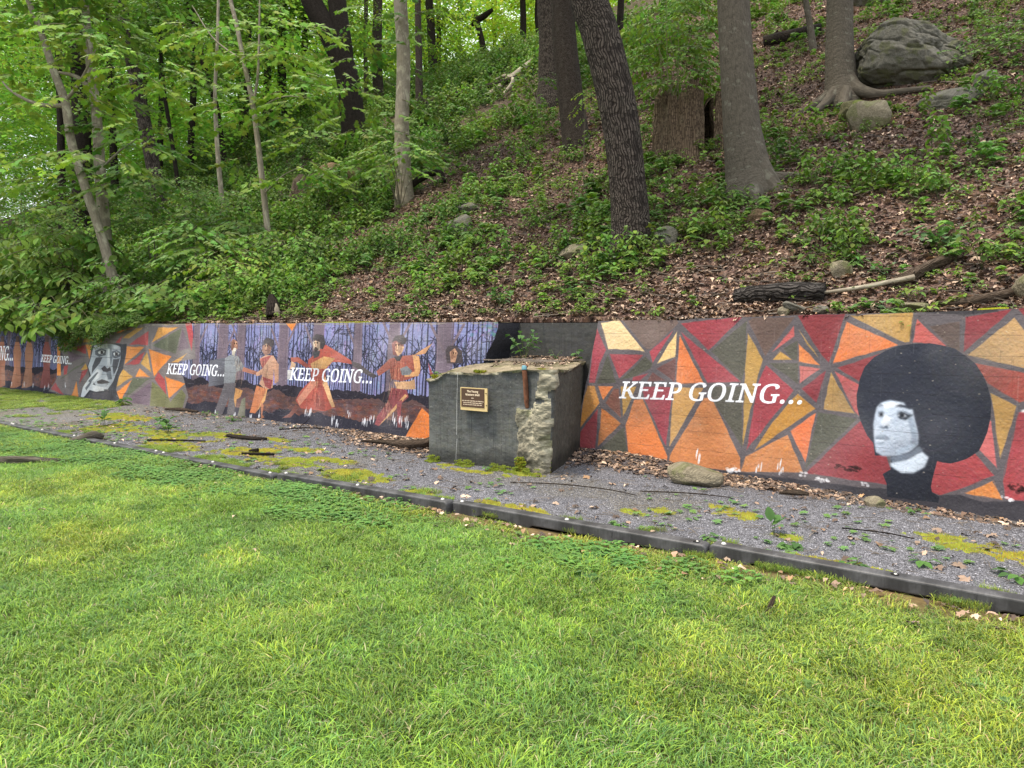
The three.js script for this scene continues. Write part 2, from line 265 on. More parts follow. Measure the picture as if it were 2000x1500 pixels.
const gravelMap = canvasTex(1024, 1024, (g, w, h) => {   // 1.2 m of fine dark stone chippings
  const R = rng(17); g.fillStyle = '#545559'; g.fillRect(0, 0, w, h);
  for (let k = 0; k < 26000; k++) {
    const x = R() * w, y = R() * h, s = 2 + 4.5 * R() * R() + 1, b = 66 + 110 * R() * R() + (R() < 0.06 ? 60 : 0), a = R() * 6.28;
    for (const [ox, oy] of [[0, 0], [w, 0], [-w, 0], [0, h], [0, -h]]) {
      if (x + ox < -8 || x + ox > w + 8 || y + oy < -8 || y + oy > h + 8) continue;
      g.fillStyle = css(b, b * 0.995, b * 1.03); g.beginPath(); for (let i = 0; i < 5; i++) g.lineTo(x + ox + Math.cos(a + i * 1.256) * s * (0.7 + 0.5 * hash(k, i, 1)), y + oy + Math.sin(a + i * 1.256) * s * (0.6 + 0.5 * hash(k, i, 2))); g.fill();
    }
  }
});
const turfMap = dataTex(512, 512, (u, v) => { const f = fbmT(u * 60, v * 60, 60, 60, 2, 3), k = fbmT(u * 5, v * 5, 5, 5, 6, 4); return [toS(lerp(0.035, 0.1, f) + 0.02 * k), toS(lerp(0.05, 0.125, f)), toS(lerp(0.015, 0.035, f))]; }, true);
const earthMap = dataTex(256, 256, (u, v) => { const f = fbmT(u * 20, v * 20, 20, 20, 3, 5); return [toS(lerp(0.05, 0.19, f)), toS(lerp(0.04, 0.145, f)), toS(lerp(0.028, 0.1, f))]; }, true);

{
  const g = new THREE.PlaneGeometry(500, 500); g.rotateX(-Math.PI / 2); const uv = g.attributes.uv; for (let i = 0; i < uv.count; i++) uv.setXY(i, uv.getX(i) * 200, uv.getY(i) * 200);
  const o = obj('ground', g, std({ map: earthMap })); o.position.y = -0.25; tag(o, 'bare earth under the lawn and the path', null, null, 'structure');
}
const lawnY = (t, s) => (fbm(t * 0.6, s * 0.6, 71, 3) - 0.5) * 0.06 - 0.01;
{
  const o = obj('lawn', grid(200, 100, (u, v) => { const t = lerp(-60, 30, u), s = lerp(-45, edgeS(t), Math.pow(v, 0.35)), e = sm(-0.55, 0, s - edgeS(t)) * (0.5 + fbm(t * 2, s * 3, 8, 3)); return [t, lawnY(t, s), -s, t / 1.5, s / 1.5, 1 + 0.45 * e, 1 - 0.12 * e, 1 + 0.5 * e]; }), std({ map: turfMap, roughness: 1, vertexColors: true }));
  tag(o, 'mown green lawn in front of the black edging timbers', null, null, 'structure');
}
// moss: where it grows on the path
const MOSS = [[-5.88, -2.66, .62, .3], [-7.04, -2.58, .6, .32], [-8.04, -2.45, .55, .35], [-6.6, -2.2, .5, .2], [-10.33, -2.2, 1.2, .5], [-9.2, -2.7, .7, .3], [-11.8, -2.3, .9, .5], [-0.26, -1.84, .3, .3], [-0.03, -1.95, .35, .25], [-0.45, -1.7, .25, .2], [0.3, -2.2, .35, .25], [-1.91, -1.89, .22, .14], [-2.47, -2.09, .16, .1], [-2.66, -2.3, .2, .1], [-1.4, -2.3, .16, .08], [-2.1, -1.7, .15, .1], [-3.6, -2.8, .5, .12], [-4.6, -2.85, .4, .14], [-4.9, -1.75, .5, .1], [-5.4, -1.62, .25, .08], [-4.3, -1.55, .3, .12], [-0.9, -2.75, .4, .1], [-1.75, -2.7, .3, .1], [-12.9, -1.6, 1.0, .5], [-9.6, -1.8, .6, .25], [-7.6, -1.9, .5, .15], [-8.6, -1.6, .5, .15]];
function mossAt(t, s) { let m = 0; for (const [a, b, rx, ry] of MOSS) { const q = ((t - a) / rx) ** 2 + ((s - b) / ry) ** 2; if (q < 3) m = Math.max(m, Math.exp(-q * 1.1)); } return clamp((m - 0.42) * 1.5 + ((fbm(t * 5, s * 5, 33, 4) - 0.5) * 2.6 + (fbm(t * 17, s * 17, 34, 2) - 0.5) * 1.3) * sm(0.05, 0.4, m)); }
const litterPath = (t, s) => { // dead leaves blown against the foot of the walls
  let m = 0.9 * sm(-1.1, -0.2, s) * sm(-9.5, -7.5, t) * sm(-5.7, -6.2, t) * 1.3 + sm(-1.55, -0.9, s) * sm(-8.2, -7, t) * sm(-5.6, -6, t);
  m += sm(-0.95, -0.35, s) * sm(-4.9, -4.5, t) * 1.4 * sm(-1.2, -2.6, t) + sm(-0.6, -0.2, s) * sm(-2.8, -2.2, t) * 0.4 + 0.25 * sm(-0.9, -0.3, s);
  return clamp(m * (0.35 + 1.2 * fbm(t * 2.3, s * 2.3, 44, 3)));
};
{
  const g = grid(460, 60, (u, v) => {
    const t = lerp(-34, 12, u), s = lerp(edgeS(t), 0.4, v), m = mossAt(t, s), l = litterPath(t, s), w = fbm(t * 0.8, s * 1.4, 61, 4), far = sm(-9, -14, t);
    let r = 1, gg = 1, b = 1; const k = 0.8 + 0.55 * w; r *= k; gg *= k; b *= k * 1.02;
    const d = clamp(sm(0.5, 0.7, fbm(t * 1.1, s * 1.1, 66, 4)) * 0.6 + 0.5 * far);       // earth and old growth among the stones
    r = lerp(r, 1.05, d * 0.7); gg = lerp(gg, 0.95, d * 0.7); b = lerp(b, 0.6, d * 0.7);
    r = lerp(r, 0.55, l * 0.8); gg = lerp(gg, 0.42, l * 0.8); b = lerp(b, 0.34, l * 0.8);
    r = lerp(r, 1.0, m * 0.55); gg = lerp(gg, 1.02, m * 0.55); b = lerp(b, 0.4, m * 0.55);
    return [t, pathY(t, s), -s, t / 1.2, s / 1.2, r, gg, b];
  });
  const o = obj('gravel_path', g, std({ map: gravelMap, bumpMap: gravelMap, bumpScale: 0.008, vertexColors: true })); tag(o, 'dark gravel path with moss between wall and edging', null, null, 'structure');
}
{
  const g = grid(230, 150, (u, v) => {
    const t = lerp(-80, 26, u), s = 0.45 + 70 * Math.pow(v, 1.7), k = 0.4 + 0.75 * fbm(t * 0.5, s * 0.5, 13, 4), gr = sm(-9, -20, t) * 0.5;
    return [t, v === 0 ? 1.0 : hillY(t, s), -s, t, s, k * (1 - 0.5 * gr), k * (0.92 - 0.1 * gr), k * (0.86 - 0.4 * gr)];
  });
  const o = obj('hillside', g, std({ map: soilMap, bumpMap: soilMap, bumpScale: 0.03, vertexColors: true })); tag(o, 'steep wooded hillside covered with dead leaves', null, null, 'structure');
}

// ------------------------------------------------------------------ the painted walls
const LOW = 0.3;                                         // the paint goes on below the level of the path
function mural(t0, t1, top, ppm, draw) {                 // drawn in centimetres along and up the wall
  return canvasTex(Math.round((t1 - t0) * ppm), Math.round((top + LOW) * ppm), (g, w, h) => {
    const X = (c) => (c / 100 - t0) * ppm, Y = (c) => h - (c / 100 + LOW) * ppm, R = rng(Math.round(t0 * 31 + 999));
    const path = (a, wob) => { g.beginPath(); for (let i = 0; i < a.length; i += 2) { const x = X(a[i]), y = Y(a[i + 1]), nx = X(a[(i + 2) % a.length]), ny = Y(a[(i + 3) % a.length]), n = Math.max(1, Math.round(Math.hypot(nx - x, ny - y) / 22)); for (let k = 0; k < n; k++) g.lineTo(lerp(x, nx, k / n) + (R() - 0.5) * wob, lerp(y, ny, k / n) + (R() - 0.5) * wob); } g.closePath(); };
    const brush = (a, col, amount) => {                  // strokes of slightly lighter and darker paint inside the outline
      let x0 = 1e9, x1 = -1e9, y0 = 1e9, y1 = -1e9; for (let i = 0; i < a.length; i += 2) { x0 = Math.min(x0, X(a[i])); x1 = Math.max(x1, X(a[i])); y0 = Math.min(y0, Y(a[i + 1])); y1 = Math.max(y1, Y(a[i + 1])); }
      const n = Math.min(900, (x1 - x0) * (y1 - y0) / 55 * amount), c = new THREE.Color(col), q = c.getHSL({}), dir = R() * 3.14; g.save(); g.clip();
      for (let i = 0; i < n; i++) { const x = lerp(x0, x1, R()), y = lerp(y0, y1, R()), an = dir + (R() - 0.5) * 1.4, L = 4 + 16 * R(), k = new THREE.Color().setHSL(q.h + (R() - 0.5) * 0.03, clamp(q.s * (0.7 + 0.5 * R())), clamp(q.l * (0.68 + 0.7 * R()))); g.strokeStyle = '#' + k.getHexString(); g.globalAlpha = 0.22; g.lineWidth = 1 + 3 * R(); g.beginPath(); g.moveTo(x, y); g.lineTo(x + Math.cos(an) * L, y + Math.sin(an) * L); g.stroke(); }
      g.restore();
    };
    const mute = (col, n) => { const c = new THREE.Color(col), h = c.getHSL({}), red = h.s > 0.3 && (h.h < 0.025 || h.h > 0.93); return '#' + c.lerp(new THREE.Color('#6f686b'), n).multiplyScalar(red ? 0.8 : h.s > 0.35 ? 1.0 : 0.86).getHexString(); };
    const f = (c0, a) => { const col = mute(c0, 0.2); path(a, 3); g.fillStyle = col; g.fill(); brush(a, col, 2.2); path(a, 4); g.strokeStyle = mute(c0, 0.5); g.lineWidth = 1.6; g.globalAlpha = 0.6; g.stroke(); g.globalAlpha = 1; };
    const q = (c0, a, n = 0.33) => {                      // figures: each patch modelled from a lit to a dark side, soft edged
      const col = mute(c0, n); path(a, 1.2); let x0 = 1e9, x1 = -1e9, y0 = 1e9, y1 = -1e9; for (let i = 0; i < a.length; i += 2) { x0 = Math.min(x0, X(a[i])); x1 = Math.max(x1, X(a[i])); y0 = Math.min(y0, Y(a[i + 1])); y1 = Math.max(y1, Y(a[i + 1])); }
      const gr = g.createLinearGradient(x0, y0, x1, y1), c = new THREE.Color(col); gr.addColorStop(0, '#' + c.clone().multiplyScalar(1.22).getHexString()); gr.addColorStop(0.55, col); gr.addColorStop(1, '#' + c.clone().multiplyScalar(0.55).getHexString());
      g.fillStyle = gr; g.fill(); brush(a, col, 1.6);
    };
    draw({ g, w, h, X, Y, R, f, q, ppm });
    for (let k = 0; k < 130; k++) { const x = R() * w, y = R() * h, r = (0.1 + 0.35 * R()) * ppm, b = R() < 0.55 ? 24 : 196, gr = g.createRadialGradient(x, y, 0, x, y, r); gr.addColorStop(0, css(b, b * 0.97, b * 0.94, 0.11)); gr.addColorStop(1, css(b, b, b, 0)); g.fillStyle = gr; g.fillRect(x - r, y - r, 2 * r, 2 * r); }   // fading and grime
    for (let k = 0; k < w / 9; k++) { const x = R() * w, y = R() * h * 0.8, L = (0.05 + 0.3 * R()) * ppm, b = R() < 0.6 ? 30 : 190; g.fillStyle = css(b, b, b, 0.05 + 0.08 * R()); g.fillRect(x, y, 1 + 2 * R(), L); }
    for (let k = 0; k < w / 7; k++) { const x = R() * w, y = R() * h, b = 120 + 70 * R(); g.fillStyle = css(b, b * 0.95, b * 0.86, 0.55); g.beginPath(); for (let i = 0; i < 6; i++) g.lineTo(x + Math.cos(i) * (1 + 3 * R()), y + Math.sin(i) * (0.6 + 1.6 * R())); g.fill(); }   // chips in the paint
    // the shuttering boards' joints, hairline cracks, grime
    for (let y = 17 + R() * 4; y < top * 100; y += 17 + R() * 6) for (let x = 0; x < w; x += 9) if (noise2(x * 0.012, y, 5) > 0.42) { g.strokeStyle = css(30, 26, 28, 0.16 + 0.3 * noise2(x * 0.05, y, 9)); g.lineWidth = 0.8 + noise2(x * 0.1, y, 3); g.beginPath(); g.moveTo(x, Y(y + noise2(x * 0.01, y, 7))); g.lineTo(x + 9, Y(y + noise2((x + 9) * 0.01, y, 7))); g.stroke(); }
    for (let k = 0; k < w * h / 90; k++) { const b = R() < 0.5 ? 20 : 235; g.fillStyle = css(b, b, b * 0.98, 0.03 + 0.06 * R()); g.fillRect(R() * w, R() * h, 1 + 3 * R(), 1 + 2 * R()); }
    for (let k = 0; k < w * 0.12; k++) { const x = R() * w, y = R() * h; g.fillStyle = css(24, 20, 20, 0.25); g.beginPath(); g.ellipse(x, y, 0.6 + 1.6 * R(), 0.6 + R(), 0, 0, 6.3); g.fill(); }
  });
}
function letter({ g, X, Y, ppm }, text, x0, y0, x1, y1, cap, col = '#e9eef6') {     // slanted serif capitals from (x0, y0) to (x1, y1), cap cm high
  g.save(); g.font = '100px serif'; const wid = g.measureText(text).width, ang = Math.atan2(Y(y1) - Y(y0), X(x1) - X(x0)), sy = cap / 100 * ppm / 72;
  g.translate(X(x0), Y(y0)); g.rotate(ang); g.transform((X(x1) - X(x0)) / wid, 0, -0.24 * sy, sy, 0, 0); g.fillStyle = g.strokeStyle = col; g.lineWidth = 2.2; g.strokeText(text, 0, 0); g.fillText(text, 0, 0); g.restore();
  const K = rng(Math.round(x0)); for (let i = 0; i < 420; i++) { const b = 70 + 90 * K(); g.fillStyle = css(b * 1.05, b, b, 0.28); g.beginPath(); g.ellipse(X(lerp(x0, x1, K())), Y(y0 + cap * K() * 0.95 + (y1 - y0) * 0.5), ppm * 0.003 + ppm * 0.008 * K(), ppm * 0.002 + ppm * 0.004 * K(), 0, 0, 6.3); g.fill(); }
}
function splash({ g, X, Y, R, ppm }, list, k = 1) { for (const [x, y] of list) { g.fillStyle = css(214, 218, 226, 0.75); for (let i = 0; i < 5; i++) { const px = X(x + (R() - 0.5) * 7), py = Y(y + (R() - 0.5) * 8); g.beginPath(); g.ellipse(px, py, ppm * 0.006 * (0.6 + R()) * k, ppm * 0.045 * (0.4 + R()) * k, 0.1, 0, 6.3); g.fill(); } } }

const muralRight = mural(-4.8, 2.75, 1.86, 271, (o) => {
  const { g, w, h, f, q } = o; g.fillStyle = '#5b565a'; g.fillRect(0, 0, w, h); f('#5b565a', [-480, -30, 275, -30, 275, 186, -480, 186]);
  f('#a8404d',[-443,161,-428,132,-436,115,-441,90,-449,90,-447,121]);
f('#e3c58c',[-436,166,-411,169,-375,131,-388,133,-424,133]);
f('#6f5c54',[-407,170,-337,171,-333,165,-366,135,-372,134]);
f('#a8434b',[-422,127,-376,127,-407,97]);
f('#4a4c3d',[-425,126,-411,92,-438,89]);
f('#4a4c3d',[-373,125,-363,117,-365,112,-386,100,-405,96]);
f('#9c3a45',[-388,100,-369,105,-379,96,-389,95]);
f('#ae4450',[-368,131,-340,156,-363,118]);
f('#d9b87a',[-335,155,-335,126,-357,117]);
f('#6b4540',[-358,111,-334,124,-334,95,-339,99]);
f('#6b4540',[-363,106,-346,97,-370,95]);
f('#d2733a',[-331,150,-299,96,-332,94]);
f('#a8404a',[-329,154,-256,100,-294,97]);
f('#a03a45',[-330,165,-258,172,-295,134]);
f('#4b4d3f',[-253,168,-252,114,-255,100,-292,133]);
f('#a98540',[-251,154,-233,125,-239,99,-250,29,-252,106]);
f('#665249',[-251,167,-247,171,-202,171,-231,129]);
f('#c9605e',[-202,162,-201,151,-223,134]);
f('#4b4d3f',[-212,137,-198,146,-197,125,-202,126]);
f('#b58a3c',[-215,134,-203,126,-222,125]);
f('#4b4d3f',[-226,121,-196,122,-195,100]);
f('#a8404a',[-229,119,-199,93,-245,25,-238,95]);
f('#ad7b2c',[-195,90,-176,75,-236,26,-219,57]);
f('#d5793c',[-436,86,-415,87,-428,70]);
f('#c0812e',[-451,86,-441,86,-433,65,-459,32,-455,72]);
f('#74493a',[-414,84,-407,84,-402,49,-424,66]);
f('#b58a3c',[-404,87,-383,88,-399,51]);
f('#a23d49',[-377,88,-336,90,-338,63,-341,20,-371,73]);
f('#b98d4e',[-334,89,-298,91,-336,20,-336,63]);
f('#d5793c',[-385,72,-374,73,-338,8,-338,-1,-387,-3,-395,40]);
f('#c27a45',[-297,79,-288,80,-258,25,-252,15,-251,0,-336,-1,-335,10]);
f('#4b4d3f',[-294,92,-255,94,-250,27,-281,69]);
f('#a23d41',[-435,57,-435,7,-461,7,-459,25]);
f('#b56a2c',[-429,59,-402,42,-432,11]);
f('#4c5040',[-401,35,-397,37,-388,-4,-432,4]);
f('#c37d45',[-246,17,-203,45,-185,7,-251,0]);
f('#d5703e',[-176,70,-183,18,-200,49]);
f('#8e3238',[-199,173,-152,174,-165,124,-173,131]);
f('#a98442',[-197,158,-176,129,-188,142]);
f('#d5793c',[-196,142,-174,121,-195,124]);
f('#cc6a64',[-194,119,-174,117,-193,101]);
f('#8f343d',[-168,115,-175,81,-191,95]);
f('#d9743a',[-150,166,-102,143,-161,123]);
f('#ae8745',[-147,172,-90,175,-92,146,-96,145]);
f('#c6605a',[-87,168,-60,142,-89,146]);
f('#5c4d46',[-76,161,-51,166,-50,137,-58,141]);
f('#93363c',[-46,170,-10,177,-46,137]);
f('#b79059',[-8,169,3,152,5,122,-43,134]);
f('#aa4a3c',[-37,127,5,118,6,95,-1,92,-26,108]);
f('#8e3238',[-6,178,4,180,5,161]);
f('#98383e',[-157,118,-109,137,-117,98,-136,106]);
f('#c7605f',[-159,115,-131,99,-131,68,-138,75]);
f('#a98549',[-163,113,-138,72,-168,75]);
f('#4c5040',[-173,71,-135,67,-182,12]);
f('#95343a',[-132,66,-115,52,-95,2,-106,4,-182,6]);
f('#a83e42',[-77,41,-33,43,-17,24,-46,6,-59,-1,-75,5]);
f('#cd6a68',[-30,77,-22,73,-15,31,-30,47]);
f('#ab8545',[-23,99,-3,88,-13,40]);
f('#aa3f44',[-1,83,13,88,17,3,-8,3,-10,19]);
f('#c87c38',[-39,4,-18,18,-10,2]);
f('#2b2d35',[-463,5,-426,3,-387,-4,-360,-4,-337,-2,-308,-3,-278,-1,-249,-1,-207,-1,-169,-1,-129,-2,-101,0,-74,-3,-43,2,-24,-2,-1,3,21,3,23,-26,-219,-40,-338,-43,-469,-21]);
f('#2f3034',[-90,175,-47,172,-21,175,-21,178,-90,177]);
  for (const [c, a] of [['#b79059', [92, 172, 150, 174, 128, 120]], ['#95343a', [156, 172, 215, 173, 190, 96, 135, 118]], ['#c87c38', [90, 110, 122, 112, 96, 40]], ['#4c5040', [128, 108, 186, 90, 150, 20]], ['#c6605a', [100, 34, 124, 90, 142, 16, 104, 10]], ['#ae8745', [222, 172, 270, 174, 268, 120, 200, 96]], ['#d5793c', [196, 86, 268, 110, 266, 14, 160, 12]]]) f(c, a);
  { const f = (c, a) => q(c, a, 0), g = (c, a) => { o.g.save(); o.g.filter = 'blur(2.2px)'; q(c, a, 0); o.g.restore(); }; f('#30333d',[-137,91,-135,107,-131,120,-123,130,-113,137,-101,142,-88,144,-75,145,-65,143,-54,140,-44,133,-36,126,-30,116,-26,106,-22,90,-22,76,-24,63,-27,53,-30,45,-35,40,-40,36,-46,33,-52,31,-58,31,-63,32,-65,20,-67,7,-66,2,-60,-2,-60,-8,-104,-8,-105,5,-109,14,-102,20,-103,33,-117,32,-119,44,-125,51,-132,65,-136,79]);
g('#b4c1d2',[-114,85,-106,88,-94,86,-91,82,-86,80,-84,71,-82,63,-80,55,-80,46,-86,39,-96,33,-110,32,-116,35,-118,43,-119,52,-120,63,-119,72,-118,80]);
g('#6a7482',[-104,31,-86,38,-79,45,-75,41,-89,30,-101,27]);
g('#c3cfdd',[-103,26,-89,30,-76,40,-70,35,-73,25,-82,18,-93,17,-102,22]);
g('#8e9bac',[-92,78,-85,71,-81,58,-80,46,-86,40,-86,55]);
g('#9fadbe',[-97,34,-86,40,-81,46,-86,46,-98,39]);
g('#dbe4ee',[-110,74,-105,70,-106,61,-113,63]);
g('#dfe7f0',[-114,83,-99,86,-94,83,-111,79]);
g('#7d8998',[-117,77,-111,76,-112,70,-116,71]);
g('#7d8998',[-100,78,-92,78,-85,74,-92,69,-99,71]);
g('#2d313b',[-117,81,-114,83,-111,81,-114,82]);
g('#2d313b',[-102,82,-97,84,-89,83,-87,80,-96,82]);
g('#e4e9ef',[-116,72,-114,75,-111,73,-114,71]);
g('#e4e9ef',[-99,73,-96,76,-91,74,-95,71]);
g('#20242c',[-115,75,-112,75,-112,72,-115,71]);
g('#20242c',[-97,76,-93,76,-93,72,-97,71]);
g('#20242c',[-100,73,-96,77,-89,74,-85,75,-90,72,-91,74,-95,76]);
g('#20242c',[-99,73,-95,71,-89,72,-91,70,-96,70]);
g('#6b7685',[-116,61,-112,59,-108,60,-108,63,-110,61,-113,61]);
g('#4e5866',[-110,61,-107,62,-107,59]);
g('#8b97a6',[-118,51,-114,53,-109,53,-104,49,-111,49,-117,49]);
g('#3f4855',[-118,49,-112,49,-104,48,-112,48,-117,48]);
g('#c9d3df',[-117,48,-111,48,-106,48,-110,46,-116,46]);
g('#8995a4',[-117,45,-109,45,-112,43,-116,43]);
g('#ffffff',[1,85,11,86,11,85,1,83]); }
  letter(o, 'KEEP GOING...', -407, 73, -188, 79, 20.5);
  splash(o, [[-301, 14], [-299, 8], [-211, 11], [-231, 6], [-208, 6]], 0.9);
  for (const [x, y, n] of [[-262, 0, 22], [-256, 1, 16], [-435, 5, 14], [-185, 5, 8], [-170, 1, 10], [-161, 1, 8], [-6, 3, 8], [-126, 2, 6]]) for (let i = 0; i < n; i++) { o.g.fillStyle = css(222, 224, 228, 0.5); o.g.beginPath(); o.g.ellipse(o.X(x + (o.R() - 0.5) * 9), o.Y(y + (o.R() - 0.5) * 4), 2 + 4 * o.R(), 1.5 + 3 * o.R(), 0, 0, 6.3); o.g.fill(); }
  for (let i = 0; i < 26; i++) { o.g.fillStyle = css(28, 20, 20, 0.45); o.g.beginPath(); o.g.ellipse(o.X(-140 + (o.R() - 0.5) * 26), o.Y(16 + (o.R() - 0.5) * 5), 2 + 6 * o.R(), 1.5 + 3 * o.R(), 0.2, 0, 6.3); o.g.fill(); }
  for (let i = 0; i < 30; i++) { o.g.fillStyle = css(26, 18, 18, 0.4); o.g.beginPath(); o.g.ellipse(o.X(6 + (o.R() - 0.5) * 22), o.Y(14 + (o.R() - 0.5) * 7), 2 + 6 * o.R(), 2 + 4 * o.R(), 0.2, 0, 6.3); o.g.fill(); }
});
function nightWood(o, a, b, trunks, seed) {             // bare black trees before a blue dusk, the wide trunks nearer
  const { g, X, Y, ppm } = o, R = rng(seed), e = ppm / 100;
  g.fillStyle = '#787ca6'; g.fillRect(X(a), 0, X(b) - X(a), Y(0) - 0);
  for (let k = 0; k < (b - a) * 1.4; k++) { g.fillStyle = css(105 + 60 * R(), 108 + 55 * R(), 150 + 45 * R(), 0.28); g.fillRect(X(a + (b - a) * R()), Y(170 * R() + 10), 4 * e, (6 + 14 * R()) * e); }
  const branch = (x, y, an, L, wd, d) => { const x2 = x + Math.sin(an) * L, y2 = y + Math.cos(an) * L; g.strokeStyle = css(30, 32, 46, 0.85); g.lineWidth = wd; g.beginPath(); g.moveTo(X(x), Y(y)); g.lineTo(X(x2), Y(y2)); g.stroke(); if (d > 0) for (const s of [-1, 1]) if (R() < 0.85) branch(lerp(x, x2, 0.5 + 0.5 * R()), lerp(y, y2, 0.5 + 0.5 * R()), an + s * (0.4 + 0.5 * R()), L * 0.62, wd * 0.65, d - 1); };
  for (let x = a; x < b; x += 6 + 5 * R()) { branch(x, 58, (R() - 0.5) * 0.14, 40 + 30 * R(), 2.6 * e, 4); if (R() < 0.7) { g.fillStyle = css(44, 44, 58, 0.8); g.fillRect(X(x + 4), Y(175), (1.6 + 2 * R()) * e, Y(55) - Y(175)); } }
  for (const [x, wd] of trunks) {
    for (let i = 0; i < 40; i++) { const u = R(), c = 82 + 44 * R(); g.fillStyle = css(c * 1.06, c * 0.94, c * 1.06, i < 6 ? 0.9 : 0.5); g.beginPath(); g.moveTo(X(x + (u - 0.5) * wd), 0); g.lineTo(X(x + (u - 0.5) * wd + 3), 0); g.lineTo(X(x + (u - 0.5) * wd * 1.2 + 4), Y(20)); g.lineTo(X(x + (u - 0.5) * wd * 1.2), Y(20)); g.fill(); }
    g.fillStyle = css(104, 92, 104, 0.9); g.fillRect(X(x - wd * 0.4), 0, wd * 0.8 * e, Y(30));
    for (let i = 0; i < 26; i++) { const c = 70 + 60 * R(); g.fillStyle = css(c * 1.05, c * 0.92, c * 1.02, 0.4); g.fillRect(X(x + (R() - 0.5) * wd * 0.85), Y(180 * R()), (0.6 + 1.6 * R()) * e, (10 + 40 * R()) * e); }
    for (const s of [-1, 1]) if (R() < 0.8) { g.strokeStyle = css(112, 98, 108, 0.95); g.lineWidth = 4.5 * e; g.beginPath(); const y = 105 + 30 * R(); g.moveTo(X(x), Y(y)); g.quadraticCurveTo(X(x + s * 16), Y(y + 22), X(x + s * 34), Y(y + 50)); g.stroke(); }
  }
  g.fillStyle = '#26242d'; g.beginPath(); g.moveTo(X(a), Y(0)); for (let x = a; x <= b; x += 4) g.lineTo(X(x), Y(56 + 10 * noise2(x * 0.03, 1, seed) + 3 * R())); g.lineTo(X(b), Y(0)); g.fill();
  g.fillStyle = '#54403f'; g.beginPath(); g.moveTo(X(a), Y(0)); for (let x = a; x <= b; x += 4) g.lineTo(X(x), Y(40 + 14 * noise2(x * 0.025, 4, seed) + 3 * R())); g.lineTo(X(b), Y(0)); g.fill();
  for (let k = 0; k < (b - a) * 2.4; k++) { const c = [[112, 62, 52], [84, 60, 62], [58, 48, 56], [132, 84, 60], [96, 82, 92]][Math.floor(R() * 5)]; g.fillStyle = css(c[0], c[1], c[2], 0.3); g.beginPath(); g.ellipse(X(a + (b - a) * R()), Y(46 * R()), (2 + 7 * R()) * e, (1 + 3 * R()) * e, 0, 0, 6.3); g.fill(); }
  g.fillStyle = '#2b2b35'; g.beginPath(); g.moveTo(X(a), Y(-5)); for (let x = a; x <= b; x += 3) g.lineTo(X(x), Y(13 + 9 * noise2(x * 0.04, 8, seed) + 2.5 * R())); g.lineTo(X(b), Y(-5)); g.fill();
}
